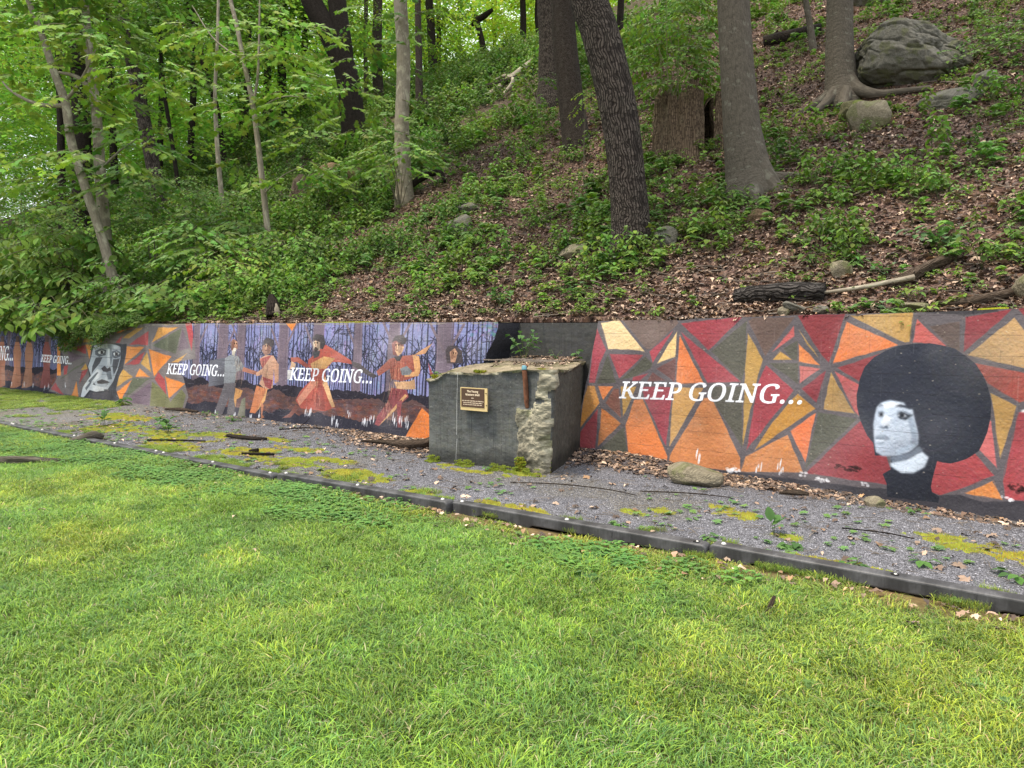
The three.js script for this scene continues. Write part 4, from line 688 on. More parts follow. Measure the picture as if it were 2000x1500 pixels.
  const txt = canvasTex(660, 424, (g, w, h) => {
    g.fillStyle = '#513f33'; g.fillRect(0, 0, w, h); g.fillStyle = '#ecd9bd'; g.textAlign = 'center'; g.font = 'bold 66px sans-serif';
    g.fillText('The Young', w / 2, 84); g.fillText('Masters Wall', w / 2, 160); g.font = 'bold 30px sans-serif'; g.fillText('2015', w / 2, 226);
    const R = rng(3); for (const [y, a, b] of [[290, 24, 640], [334, 60, 610], [378, 60, 600]]) for (let x = a; x < b;) { const L = 14 + 70 * R(); for (let i = x; i < Math.min(b, x + L); i += 11) g.fillRect(i, y - 16 - 6 * R(), 7, 16 + 5 * R()); x += L + 16; }
  });
  const ip = obj('inscription', new THREE.PlaneGeometry(0.33, 0.21), std({ map: txt, roughness: 0.5 }), pl); ip.position.set(-0.012, 0.014, 0.0135);
  const pm = std({ color: 0x1c1714 }); for (const [x, y] of [[0.18, 0.075], [0.186, -0.06]]) { const b = obj('bolt', new THREE.CylinderGeometry(0.006, 0.006, 0.008, 10), pm, pl); b.rotation.x = Math.PI / 2; b.position.set(x, y, 0.011); }
}

// ------------------------------------------------------------------ black edging timbers
const plasticMap = dataTex(512, 128, (u, v) => { const d = fbmT(u * 10, v * 6, 10, 6, 3, 4), k = fbmT(u * 120, v * 20, 120, 20, 9, 3), q = lerp(0.028, 0.075, sm(0.3, 0.75, d)) * (0.7 + 0.6 * k); return [toS(q), toS(q * 1.0), toS(q * 1.04)]; }, true);
const plasticM = std({ map: plasticMap, roughness: 0.55, specularIntensity: 0.8, bumpMap: rep(concreteBump, 1, 1), bumpScale: 0.002 });
const pinM = std({ color: new THREE.Color(0.5, 0.49, 0.46), roughness: 0.5, metalness: 0.4 }), holeM = std({ color: new THREE.Color(0.008, 0.008, 0.008) });
{
  const L = 2.27, sh = new THREE.Shape(), H = 0.074, r = 0.03;
  sh.moveTo(-L / 2 + r, H); sh.lineTo(L / 2 - r, H); sh.quadraticCurveTo(L / 2, H, L / 2, H - r); sh.lineTo(L / 2, -0.05); sh.lineTo(L / 2 - 0.22, -0.05);
  for (const [a, b] of [[0.9, 0.5], [0.35, -0.35], [-0.5, -0.9]]) { sh.lineTo(a, -0.05); sh.quadraticCurveTo(a - 0.02, 0.012, a - 0.06, 0.012); sh.lineTo(b + 0.06, 0.012); sh.quadraticCurveTo(b + 0.02, 0.012, b, -0.05); }
  sh.lineTo(-L / 2, -0.05); sh.lineTo(-L / 2, H - r); sh.quadraticCurveTo(-L / 2, H, -L / 2 + r, H);
  const g = new THREE.ExtrudeGeometry(sh, { depth: 0.085, bevelEnabled: true, bevelSize: 0.014, bevelThickness: 0.014, bevelSegments: 3, curveSegments: 6 }); g.translate(0, 0, -0.0425);
  const slots = [[1.72, -2.98, 0.01, 'edging timber beyond the right end of the visible row', 0], [-1.74 + 1.16, -3.005, 0.012, 'black edging timber with a dark hole under the painted portrait wall', 1], [-2.88, -3.07, 0.012, 'black edging timber between the boulder and the lawn, holed at one end', 2], [-5.15, -3.19, 0.02, 'black edging timber in front of the dark concrete block', 3], [-7.5, -3.24, 0.0, 'black edging timber half grown over beside the mossy gravel', 4], [-9.83, -3.215, -0.005, 'black edging timber with a root lump lying across it', 5], [-12.1, -3.2, 0.0, 'far black edging timber sunk in clover, second from the far end', 6], [-14.4, -3.17, 0.01, 'last black edging timber at the far end of the row', 7]];
  for (let k = 0; k < slots.length; k++) {
    const [t, s, rot, label] = slots[k];
    const e = thing('edging_timber', label, 'edging timber', [t, k > 3 ? -0.015 - 0.006 * (k - 3) : 0.005 * (k % 2), -s], rot, 'black edging timbers between lawn and path'); e.rotation.z = [0.002, -0.006, 0.004, 0.006, 0, 0.004, 0, 0][k];
    obj('beam', g, plasticM, e);
    for (const px of [-1.06, 0, 1.06]) {
      const hole = (k === 2 && px > 1) || (k === 1 && px === 0);
      const d = obj(hole ? 'hole_shade_disc' : 'pin_head', hole ? new THREE.CylinderGeometry(0.024, 0.024, 0.004, 20) : new THREE.SphereGeometry(0.019, 14, 8, 0, 6.3, 0, 1.4), hole ? holeM : pinM, e);  // each hole is a near-black disc on top, its inner shade as colour
      d.position.set(px, hole ? 0.0885 : 0.082, 0.004);
      if (hole) { const p2 = obj('pin_head', new THREE.SphereGeometry(0.013, 10, 6, 0, 6.3, 0, 1.4), pinM, e); p2.position.set(px + 0.003, 0.083, -0.003); }
    }
    if (k < 4) { const q = obj('seam_rib', new THREE.BoxGeometry(0.006, 0.05, 0.003), plasticM, e); q.position.set(0.42, 0.05, 0.058); }
  }
}

// ------------------------------------------------------------------ stones
function rock(label, seed, t, s, [sx, sy, sz], mat, o = {}) {
  const y = o.y ?? (s > 0.2 ? hillY(t, s) : pathY(t, s));
  const r = obj(o.name ?? 'rock', rockGeom(seed, [sx, sy, sz], o), mat); r.position.set(t, y + (o.lift ?? sy * 0.35), -s); r.rotation.set(o.rx ?? 0, o.ry ?? 0, o.rz ?? 0); return tag(r, label, 'rock', o.group);
}
rock('large mossy grey boulder beside the smooth tree with spreading roots', 4, -2.15, 8.3, [1.16, 0.74, 0.85], rockGreyM, { detail: 50, facets: 15, rough: 0.16, cracks: 0.045, lift: 0.3, ry: 0.35, rz: -0.12, name: 'boulder', soft: 0.02 });
rock('flat faced tan rock standing below the roots of the boulder tree', 15, -2.4, 6.2, [0.36, 0.36, 0.26], rockTanM, { detail: 16, facets: 7, lift: 0.2, rz: 0.4, soft: 0.03 });
rock('low flat mossy slab on the slope right of the boulder', 16, -1.25, 6.8, [0.52, 0.16, 0.4], rockGreyM, { lift: 0.05, rx: 0.5 });
rock('small dark angular rock among ferns at the slope edge', 17, -0.75, 7.3, [0.26, 0.2, 0.22], rockGreyM, { lift: 0.08 });
rock('pale rock resting on the wall top near the right edge', 18, 0.1, 0.85, [0.24, 0.17, 0.22], rockTanM, { lift: 0.1, detail: 18 });
rock('long pale stone lying in leaf litter left of the leaning tree', 19, -5.9, 2.1, [0.3, 0.12, 0.16], rockTanM, { lift: 0.05, ry: 0.4, rz: 0.25 });
rock('upright grey stone half buried in plants on the middle slope', 20, -9.4, 3.5, [0.3, 0.3, 0.2], rockGreyM, { lift: 0.02 });
rock('grey block of stone just right of the leaning tree foot', 21, -4.42, 2.3, [0.2, 0.2, 0.18], rockGreyM, { lift: 0.04, soft: 0.03, facets: 6 });
rock('dark brown rock among roots left of the slim pale tree', 22, -19.1, 8.5, [0.62, 0.42, 0.4], rockBrownM, { lift: 0.15 });
rock('smaller brown rock beside the dark brown one on the left slope', 23, -17.8, 8.4, [0.4, 0.36, 0.3], rockBrownM, { lift: 0.1 });
rock('flat brown slab of stone lying below the boulder slope', 24, -1.95, 3.98, [0.26, 0.09, 0.18], rockBrownM, { lift: 0.03, rz: 0.4 });
rock('pale yellowish stone leaning behind the end of the charred log', 25, -1.78, 1.22, [0.13, 0.14, 0.05], rockTanM, { lift: 0.08, rz: 0.7, ry: 0.3 });
rock('small grey stone in front of the charred log on the wall top', 26, -2.1, 0.56, [0.16, 0.05, 0.09], rockGreyM, { lift: 0.05, rz: -0.35, ry: 0.2 });
rock('rounded stone wedged under the slanting grey stone', 27, -2.22, 0.52, [0.07, 0.06, 0.06], rockTanM, { lift: 0.03 });
rock('mossy stone on the wall top below the charred log', 28, -1.83, 0.55, [0.09, 0.05, 0.07], rockGreyM, { lift: 0.03 });
rock('flat tan stone lying on the wall above the portrait', 29, -0.98, 0.62, [0.2, 0.05, 0.12], rockTanM, { lift: 0.03 });
rock('rounded tan boulder lying on the gravel against the mural wall', 31, -2.72, -0.82, [0.32, 0.135, 0.22], rockTanM, { detail: 24, facets: 8, lift: 0.08, ry: 0.1, soft: 0.07, name: 'boulder', rz: -0.06 });
rock('small blocky stone at the wall foot under the portrait', 32, -1.06, -0.62, [0.095, 0.07, 0.07], rockTanM, { lift: 0.035, facets: 6, soft: 0.03 });
rock('rock ledge at the top of the slope behind the boulder tree', 33, -4.0, 16.2, [1.0, 0.55, 0.6], rockGreyM, { lift: 0.2, detail: 20, cracks: 0.04 });
rock('mossy rock at the foot of the boulder tree between its roots', 34, -2.75, 6.75, [0.34, 0.22, 0.3], rockMat([0.06, 0.06, 0.03], [0.16, 0.15, 0.08], [0.1, 0.13, 0.02], 19, 1), { lift: 0.1 });
rock('brown stone embedded in the slope below the rotten stump', 35, -3.2, 2.7, [0.2, 0.1, 0.14], rockBrownM, { lift: 0.03 });
rock('dark stone under ground plants in the middle of the slope', 36, -9.9, 4.4, [0.36, 0.16, 0.24], rockGreyM, { lift: 0.04 });

// ------------------------------------------------------------------ logs, sticks
function log(name, label, cat, pts, mat, o = {}, group) { const [x, y, z] = pts[0]; const g = tubeGeom(pts.map((p) => [p[0] - x, p[1] - y, p[2] - z, p[3]]), { seg: 12, step: 0.06, cap: true, ...o }); const t = thing(name, label, cat, [x, y, z], 0, group); obj(o.part ?? 'wood', g, mat, t); return t; }
function forks(t, mat, list) { for (const p of list) obj('twig', tubeGeom(p, { seg: 6, step: 0.05, cap: true, amp: 0.2 }), mat, t); }
const hy = (t, s, d = 0) => [t, hillY(t, s) + d, -s];
log('charred_log', 'short charred black log lying along the wall top above the triangles', 'log', [[-2.86, 1.97, -0.8, .085], [-2.6, 1.99, -0.78, .11], [-2.2, 2.0, -0.78, .115], [-1.85, 1.99, -0.8, .1]], barkM.char, { seg: 22, rough: 0.06, amp: 0.12, part: 'bark', tileV: 0.8, tileU: 0.5 });
{
  const t = log('fallen_branch', 'peeled straight branch from charred log end to the rotten wood', 'branch', [[...hy(-1.9, 0.78, .08), .016], [...hy(-1.5, 0.85, .09), .024], [...hy(-1.0, 1.05, .1), .03]], barkM.pale, { amp: 0.12 });
}
log('rotten_log', 'crumbling rotten log lying upslope behind the straight branch', 'log', [[...hy(-1.25, 0.95, .05), .03], [...hy(-1.05, 1.1, .08), .06], [...hy(-0.8, 1.4, .07), .055], [...hy(-0.6, 1.6, .02), .03]], barkM.wood, { amp: 0.25, rough: 0.09, seg: 16 });
log('rotten_log', 'weathered brown log at the right edge running down to the wall', 'log', [[...hy(-0.75, 0.62, .05), .03], [...hy(-0.4, 0.7, .05), .045], [...hy(0.1, 0.9, .06), .04]], barkM.wood, { amp: 0.25, rough: 0.04 });
log('fallen_pole', 'long bare fallen trunk lying up the slope behind the slim tree', 'log', [[...hy(-17.7, 14.9, .1), .1], [...hy(-18.2, 17.5, .25), .12], [...hy(-18.9, 20.9, .3), .13]], barkM.pale, { step: 0.2, amp: 0.15 });
log('fallen_pole', 'dark fallen trunk crossing the slope just below the bare one', 'log', [[...hy(-22.2, 15.2, .2), .1], [...hy(-20.5, 15.6, .3), .13], [...hy(-18.0, 16.6, .3), .13], [...hy(-16.9, 18.4, .25), .1]], barkM.dark, { step: 0.2, amp: 0.15 });
log('fallen_pole', 'thin broken bough propped over the fallen trunks', 'branch', [[...hy(-20.9, 15.0, .1), .06], [...hy(-19.9, 14.2, .55), .05], [...hy(-19.2, 13.5, .5), .045]], barkM.dark, { step: 0.2, amp: 0.15 });
log('fallen_pole', 'crooked bare branch lying across the high slope by the furrowed trunk', 'branch', [[...hy(-19.7, 18.4, .2), .04], [...hy(-18.6, 17.7, .35), .07], [...hy(-17.4, 16.6, .3), .08], [...hy(-17.0, 15.3, .15), .06]], barkM.pale, { step: 0.2, amp: 0.15 });
log('fallen_pole', 'dark mossy log lying on the crest left of the forked tree', 'log', [[...hy(-27.2, 13.6, .1), .16], [...hy(-25.3, 13.6, .2), .2], [...hy(-23.5, 13.6, .15), .18]], barkM.dark, { step: 0.2, amp: 0.15 });
log('fallen_pole', 'short dark log lying on the slope between the two smooth trees', 'log', [[...hy(-6.5, 13.7, .12), .17], [...hy(-5.8, 13.9, .14), .18], [...hy(-5.0, 14.0, .12), .16]], barkM.dark, { step: 0.15, amp: 0.15 });
log('driftwood', 'thick bare crooked branch on dead leaves against the orange triangle', 'branch', [[-7.35, .05, 1.12, .012], [-7.0, .06, 1.03, .03], [-6.6, .07, 1.08, .05], [-6.3, .1, 1.0, .055], [-6.12, .18, 0.9, .05], [-6.02, .21, 0.86, .03]], barkM.wood, { amp: 0.3, rough: 0.02, step: 0.04 });
{
  const t = log('stick', 'knobbly grey stick lying on the gravel left of the block', 'stick', [[-9.3, .05, 1.9, .022], [-9.05, .045, 1.86, .03], [-8.75, .04, 1.8, .028], [-8.6, .045, 1.74, .018]], barkM.fine, { amp: 0.2, step: 0.04 });
  log('stick', 'short dark broken stick on moss near the edging', 'stick', [[-7.9, .03, 2.6, .016], [-7.7, .035, 2.52, .02], [-7.5, .035, 2.42, .015]], barkM.dark, { amp: 0.2, step: 0.04 });
  log('stick', 'stubby bark piece lying behind the short dark stick', 'stick', [[-7.98, .03, 2.44, .02], [-7.88, .045, 2.38, .026]], barkM.dark, { amp: 0.2, step: 0.03 });
  log('stick', 'long thin dark twig on the mossy gravel at the left', 'stick', [[-9.95, .03, 2.72, .012], [-9.6, .03, 2.5, .013], [-9.2, .03, 2.3, .009]], barkM.dark, { amp: 0.2, step: 0.04 });
  log('stick', 'thin curved pale twig on the gravel before the block', 'stick', [[-4.2, .03, 2.0, .005], [-3.7, .035, 1.8, .006], [-3.2, .03, 1.72, .005], [-2.9, .03, 1.78, .004]], barkM.wood, { amp: 0.2, step: 0.04 });
  log('stick', 'thin straight pale twig on gravel in front of the boulder', 'stick', [[-2.95, .03, 1.6, .006], [-2.5, .03, 1.4, .006], [-2.15, .03, 1.35, .004]], barkM.wood, { amp: 0.2, step: 0.04 });
  log('stick', 'short thin dark twig on bare gravel under the portrait', 'stick', [[-1.1, .03, 1.85, .005], [-0.8, .03, 1.8, .005], [-0.6, .03, 1.85, .004]], barkM.dark, { amp: 0.2, step: 0.04 });
  log('stick', 'slab of dark bark at the wall foot right of the boulder', 'bark', [[-1.82, .04, 0.95, .012], [-1.7, .05, 0.88, .03], [-1.58, .04, 0.84, .014]], barkM.wood, { amp: 0.3, step: 0.03 });
  log('stick', 'small grey stick stub standing in the lawn at the right', 'stick', [[-1.1, 0.0, 3.88, .014], [-1.085, .06, 3.84, .013], [-1.08, .09, 3.8, .01]], barkM.wood, { amp: 0.2, step: 0.02 });
  const b = log('twig_bundle', 'forked bare twig lying by the wall under the red coat figure', 'twig', [[-9.25, .04, 1.05, .008], [-9.0, .06, 0.8, .009], [-8.7, .05, 0.62, .006]], barkM.dark, { amp: 0.2, step: 0.04 });
  forks(b, barkM.dark, [[[.1, 0, -.1, .006], [.3, .05, -.05, .005], [.6, .02, -.1, .003]], [[.2, .02, -.22, .006], [.25, .14, -.36, .004], [.2, .25, -.5, .003]]]);
  log('root_lump', 'mossy root lump lying across the edging timber at the left', 'root', [[-10.75, .02, 3.42, .02], [-10.66, .06, 3.26, .05], [-10.58, .1, 3.14, .06], [-10.52, .06, 3.04, .03]], barkM.smooth, { amp: 0.4, rough: 0.06, step: 0.03 });
  log('root_lump', 'dry grey root mass lying in the lawn at the left edge', 'root', [[-10.15, .0, 4.45, .02], [-9.8, .03, 4.5, .05], [-9.45, .035, 4.35, .04], [-9.2, .02, 4.1, .015]], barkM.smooth, { amp: 0.4, rough: 0.09, step: 0.03 });
  log('stick', 'flat brown bark strip at the foot of the scene by the left triangles', 'bark', [[-13.3, .05, 0.62, .02], [-12.9, .06, 0.55, .035], [-12.4, .05, 0.5, .02]], barkM.wood, { amp: 0.3 });
}
log('dark_root', 'dark curved root arching at the foot of the slim pale tree', 'root', [[...hy(-13.75, 5.75, .05), .05], [...hy(-13.35, 5.9, .22), .08], [...hy(-12.9, 6.25, .38), .085], [...hy(-12.45, 6.4, .3), .06], [...hy(-12.2, 6.3, .1), .04]], barkM.dark, { amp: 0.25 });

// ------------------------------------------------------------------ stumps
{
  const st = thing('tree_stump', 'broad hollow grey stump with shoots growing from its top', 'tree stump', [-5.72, hillY(-5.72, 6.1) - 0.5, -6.1]);
  const ring = (r0, r1, a0, a1, hf, seed) => { const n = 110, g = grid(n, 26, (u, v) => { const a = lerp(a0, a1, u), h = hf(a), vv = v < 0.8 ? v / 0.8 : 1, y = h * vv, top = v < 0.8 ? 0 : (v - 0.8) / 0.2, r = lerp(r0 * (1 + 0.22 * Math.exp(-y / 0.22)) * (1 - 0.08 * y) + 0.26 * (fbm3(Math.cos(a) * 6, Math.sin(a) * 5, y * 0.8, seed, 4) - 0.5), r1, top); return [Math.cos(a) * r, y + (top ? -0.25 * top * top : 0), Math.sin(a) * r, a * r0 / 0.8 / 1, y / 1.6]; }); return g; };
  const hf = (a) => 1.52 + 0.14 * Math.sin(a * 2 + 0.6) + 0.3 * (noise2(a * 7, 1, 4) - 0.5) + 0.14 * (noise2(a * 19, 1, 4) - 0.5);
  const stM = barkM.fine.clone(); stM.color.setRGB(1.9, 1.6, 1.25); stM.side = THREE.DoubleSide;
  obj('bark', ring(0.62, 0.38, 0.55, 5.6, hf, 3), stM, st);
  const inner = std({ color: new THREE.Color(0.02, 0.014, 0.01), side: THREE.DoubleSide });  // near-black inside: the shade of the cavity is put into the colour
  obj('hollow', ring(0.36, 0.3, 0.4, 5.9, (a) => 1.25, 9), inner, st);
  tag(obj('split_slab', (() => { const g = ring(0.7, 0.52, -0.25, 0.75, (a) => 1.4 + 0.3 * (0.5 - Math.abs(a - 0.25)) + 0.08 * noise2(a * 8, 1, 8), 5); g.rotateZ(-0.07); g.translate(0.2, 0, -0.16); return g; })(), stM, st), 'tall slab split off beyond the dark hollow');
  const R = rng(808), sh = thing('stump_shoots', 'bright green leafy shoots sprouting from the hollow stump', 'shrub', [-5.85, hillY(-5.72, 6.1) + 0.5, -5.8]);
  const o = [-5.85, sh.position.y, -5.8], stems = new MB();
  for (let k = 0; k < 16; k++) { const a = R() * 6.28, q = 0.15 + 0.25 * R(), tx = -5.9 + (R() - 0.5) * 1.4, ty = 6.6 + 1.6 * R(), tz = -5.95 + (R() - 0.5) * 0.9; stems.rod([[Math.cos(a) * q * 0.6, 0, Math.sin(a) * q * 0.4, .012], [lerp(Math.cos(a) * q, tx - o[0], .5), (ty - o[1]) * .5, lerp(Math.sin(a) * q, tz - o[2], .5), .009], [tx - o[0], ty - o[1], tz - o[2], .004]], 6, new THREE.Color(.13, .12, .07)); }
  obj('stem', stems.geom(), plainM, sh);
  const it = clumpItems([[-5.95, 7.81, -6.05, .72, .61, 56], [-5.96, 6.96, -5.85, .68, .56, 52], [-5.61, 6.45, -5.75, .55, .22, 22]], R, { o, k: 1.25, y: 0.25, s: 0.85 });
  split(it, 3).forEach((l, i) => inst('foliage', ovateSprays[i], leafM, l, sh));
}
{
  const st = thing('tree_stump', 'small splintered grey stump with roots on the left slope', 'tree stump', [-18.7, hillY(-18.7, 6.95) - 0.1, -6.95]);
  obj('trunk', tubeGeom([[0, 0, 0, .3], [0.02, .4, 0, .26], [0.05, .75, 0.02, .2], [0.06, .95, 0.02, .05]], { seg: 20, step: 0.05, amp: 0.3, flare: 0.2, cap: true }), barkM.wood, st);
  for (const [a, L] of [[2.7, .9], [0.4, .7], [-1.2, .6]]) obj('root', tubeGeom([[0, .25, 0, .12], [Math.cos(a) * L * .5, .1, Math.sin(a) * L * .5, .1], [Math.cos(a) * L, -.05, Math.sin(a) * L, .05]], { seg: 10, step: 0.06, amp: 0.3, cap: true }), barkM.wood, st);
}
{
  const st = thing('tree_stump', 'little dark rotten stump on the wall top above the painted figures', 'tree stump', [-11.57, hillY(-11.57, 0.7) - 0.05, -0.62]);
  obj('trunk', tubeGeom([[0, 0, 0, .11], [-.02, .15, 0, .1], [-.06, .3, 0, .07], [-.08, .42, 0, .02]], { seg: 14, step: 0.04, amp: 0.4, flare: 0.08, cap: true }), barkM.dark, st);
  tag(obj('split_slab', tubeGeom([[.12, 0, .02, .07], [.1, .14, .02, .06], [.08, .24, .02, .02]], { seg: 10, step: 0.04, amp: 0.4, cap: true }), barkM.pale, st), 'pale split face of the stump');
}

// ------------------------------------------------------------------ trees: trunk (with its flare), roots, limbs, crown
const TP = {
  T1: [[-4.97,2.65,-2.18,0.328],[-4.97,3.08,-2.23,0.297],[-5.05,3.86,-2.25,0.274],[-5.23,5.03,-2.23,0.282],[-5.5,6.12,-2.14,0.282],[-5.65,6.59,-2.08,0.282]],
  T2: [[-9.05,5.83,-7.61,0.399],[-9.16,6.45,-7.6,0.324],[-9.33,7.69,-7.59,0.299],[-9.47,8.81,-7.6,0.287],[-9.52,9.56,-7.64,0.281]],
  T3: [[-12.8,8.71,-12.44,0.616],[-12.87,9.57,-12.47,0.467],[-12.95,10.9,-12.54,0.433],[-13.07,12.23,-12.58,0.417]],
  T4: [[-3.66,3.69,-3.94,0.494],[-3.73,4.06,-3.92,0.362],[-3.84,4.72,-3.91,0.296],[-3.96,5.79,-3.93,0.264],[-4.06,6.86,-3.96,0.247]],
  T5: [[-3.09,5.96,-7.69,0.392],[-3.16,6.41,-7.69,0.292],[-3.22,7.21,-7.73,0.251],[-3.25,8.01,-7.78,0.241]],
  T6: [[-4.71,8.6,-11.98,0.098],[-4.81,9.28,-11.97,0.078],[-4.93,9.93,-11.95,0.072]],
  T7: [[-13.21,4.83,-5.87,0.265],[-13.27,5.69,-5.91,0.199],[-13.35,6.75,-5.95,0.192],[-13.4,8.46,-6.09,0.179],[-13.53,10.05,-6.14,0.172]],
  T8: [[-21.73,8.53,-12.04,0.604],[-21.87,9.63,-12.05,0.483],[-22.19,11.64,-12.01,0.443],[-22.85,13.24,-11.69,0.423],[-23.43,14.45,-11.4,0.403]],
  T8b: [[-22.0,10.43,-12.03,0.342],[-22.19,11.64,-12.01,0.362],[-22.43,13.24,-12.0,0.362],[-22.61,14.45,-11.98,0.362]],
  T9: [[-23.28,11.88,-17.39,0.19],[-23.39,13.88,-17.51,0.166],[-23.56,16.72,-17.66,0.142]],
  T10: [[-30.74,17.66,-26.77,0.287],[-30.95,20.04,-26.85,0.255],[-31.14,21.95,-26.9,0.239]],
  T11: [[-28.48,13.42,-19.96,0.3],[-28.7,15.45,-20.0,0.272],[-28.82,18.98,-20.25,0.245]],
  T16: [[-26.99,7.56,-6.73,0.26],[-27.39,9.48,-6.63,0.241],[-27.83,11.6,-6.52,0.231],[-28.19,13.33,-6.43,0.222],[-28.36,14.1,-6.39,0.212]],
  T17: [[-18.38,3.59,-0.78,0.113],[-18.85,5.09,-0.59,0.106],[-19.18,6.21,-0.47,0.1],[-19.32,7.08,-0.45,0.1],[-19.58,7.83,-0.34,0.087],[-19.89,8.83,-0.21,0.075],[-20.17,9.58,-0.08,0.062]],
  T18: [[-19.09,3.67,-1.15,0.143],[-19.29,5.49,-1.18,0.13],[-19.44,7.04,-1.22,0.117],[-19.63,8.34,-1.21,0.11],[-19.76,9.38,-1.22,0.098],[-19.82,9.9,-1.23,0.091]],
  T19: [[-22.07,5.29,-6.41,0.077],[-22.27,6.91,-6.42,0.077],[-22.41,8.29,-6.45,0.069],[-22.5,9.49,-6.51,0.06],[-22.51,11.03,-6.65,0.052],[-22.55,12.57,-6.77,0.043]],
  T20: [[-15.83,3.63,-3.64,0.079],[-16.1,5.65,-3.65,0.072],[-16.34,7.28,-3.63,0.066],[-16.58,8.39,-3.57,0.059],[-16.8,9.44,-3.51,0.052],[-16.93,9.96,-3.47,0.052]],
  T20b: [[-16.34,7.22,-3.63,0.039],[-16.28,8.0,-3.75,0.033],[-16.29,8.92,-3.83,0.026]],
  D1: [[-32.43,8.12,-6.6,0.364],[-32.59,11.0,-6.76,0.343],[-32.87,13.99,-6.85,0.3],[-32.96,15.27,-6.91,0.279]],
  D2: [[-33.13,8.22,-6.11,0.15],[-33.29,11.0,-6.26,0.139],[-33.53,13.99,-6.38,0.129],[-33.62,15.27,-6.44,0.118]],
  D3: [[-34.51,9.36,-8.94,0.165],[-34.79,13.12,-9.09,0.153],[-35.03,16.64,-9.26,0.141]],
  D4: [[-34.51,10.32,-12.72,0.167],[-34.56,14.16,-13.05,0.154],[-34.95,18.01,-13.15,0.141]],
  D5: [[-39.74,11.29,-14.01,0.171],[-39.85,15.56,-14.35,0.157],[-40.23,19.83,-14.49,0.143]],
  D6: [[-31.35,9.83,-12.46,0.17],[-31.76,12.25,-12.41,0.146],[-32.32,14.19,-12.19,0.134],[-32.93,17.1,-12.04,0.121]],
  D7: [[-35.94,12.43,-16.84,0.186],[-35.96,16.13,-17.17,0.171],[-36.09,19.83,-17.44,0.157]],
  D8: [[-38.53,13.98,-20.07,0.204],[-38.6,17.89,-20.39,0.204],[-38.72,21.65,-20.67,0.189]],
  D9: [[-39.26,14.54,-22.06,0.197],[-39.53,18.64,-22.26,0.197],[-39.65,22.57,-22.55,0.181]],
  D10: [[-38.33,15.2,-22.79,0.197],[-38.41,19.29,-23.13,0.181],[-38.61,22.57,-23.3,0.164]],
  D11: [[-28.23,21.02,-33.02,0.223],[-28.3,22.45,-33.11,0.206],[-28.37,23.48,-33.15,0.189]],
  D12: [[-27.44,21.36,-33.62,0.171],[-27.54,22.45,-33.65,0.171],[-27.56,23.48,-33.73,0.154]],
  D13: [[-11.83,10.39,-14.98,0.132],[-11.83,11.8,-15.11,0.123],[-11.84,12.86,-15.21,0.115]],
  D14: [[-30.46,13.71,-20.87,0.129],[-30.65,16.98,-21.04,0.114],[-30.76,19.83,-21.24,0.114]],
  D15: [[-27.36,8.28,-7.77,0.08],[-27.58,9.58,-7.73,0.08],[-27.85,11.17,-7.7,0.07],[-28.04,13.17,-7.75,0.06]],
};
function tree(key, label, { bark = 'fine', top = 18, crown = [], crownSprays = farSprays, k = 1, y = 0, s = 1, high = 0, hr = 3, flare = 0.12, seg = 18, amp = 0.05, roots = [], limbs = [], second, lobes = 5, seed = 1, fh = 0.4, step = 0.14, name = 'tree', group } = {}) {
  const R = rng(seed * 91 + key.length * 7 + key.charCodeAt(key.length - 1));
  const chain = (src, grow, toTop) => {
    const p = src.map((q) => [...q]), a = p[0], b = p[1];
    if (grow) { const dy = b[1] - a[1], dx = (a[0] - b[0]) / dy, dz = (a[2] - b[2]) / dy; let yy = a[1], x = a[0], z = a[2]; for (let i = 0; i < 70 && yy > hillY(x, -z) - 0.25 - 0.7 * a[3]; i++) { yy -= 0.1; x += dx * 0.1 * 0.7; z += dz * 0.1 * 0.7; } if (yy < a[1] - 0.05) p.unshift([x, yy, z, a[3] * (flare && a[1] - yy > 1 ? 1.08 : 1)]); }
    const e = p[p.length - 1], f = p[p.length - 2], dy = e[1] - f[1], vx = (e[0] - f[0]) / dy * 0.6, vz = (e[2] - f[2]) / dy * 0.6;
    if (toTop > e[1] + 1) for (const q of [0.5, 1]) { const h = (toTop - e[1]) * q; p.push([e[0] + vx * h, e[1] + h, e[2] + vz * h, e[3] * (1 - 0.72 * q)]); }
    return p;
  };
  const p = chain(TP[key], true, top), o = p[0].slice(0, 3), rel = (l) => l.map((q) => [q[0] - o[0], q[1] - o[1], q[2] - o[2], q[3]]);
  const t = thing(name, label, 'tree', o, 0, group);
  obj('trunk', tubeGeom(rel(p), { seg, step, flare, amp, lobes, seed, fh }), barkM[bark], t);
  if (second) obj('trunk', tubeGeom(rel(chain(TP[second], false, top)), { seg, step, amp, seed: seed + 4 }), barkM[bark], t);
  for (const r of roots) obj('root', tubeGeom(rel(r), { seg: 12, step: 0.06, amp: 0.22, seed: seed + 9, cap: true }), barkM[bark], t);
  for (const l of limbs) obj('limb', tubeGeom(rel(l), { seg: 7, step: 0.12, amp: 0.1, cap: true }), barkM[bark], t);
  const items = clumpItems(crown, R, { o, k, y, s });
  const e = p[p.length - 1];
  if (high) { const cl = []; for (let i = 0; i < 7; i++) cl.push([e[0] + (R() - 0.5) * hr * 1.6, e[1] - 1 - R() * 3, e[2] + (R() - 0.5) * hr * 1.6, hr * (0.4 + 0.3 * R()), 1.1, Math.round(high / 7)]); const hi = clumpItems(cl, R, { o, k, y, s: 1.2 }); if (crownSprays === farSprays) items.push(...hi); else inst('crown', farSprays[0], leafM, hi, t); }
  if (items.length) split(items, crownSprays.length).forEach((l, i) => l.length && inst('crown', crownSprays[i], leafM, l, t));
  return t;
}
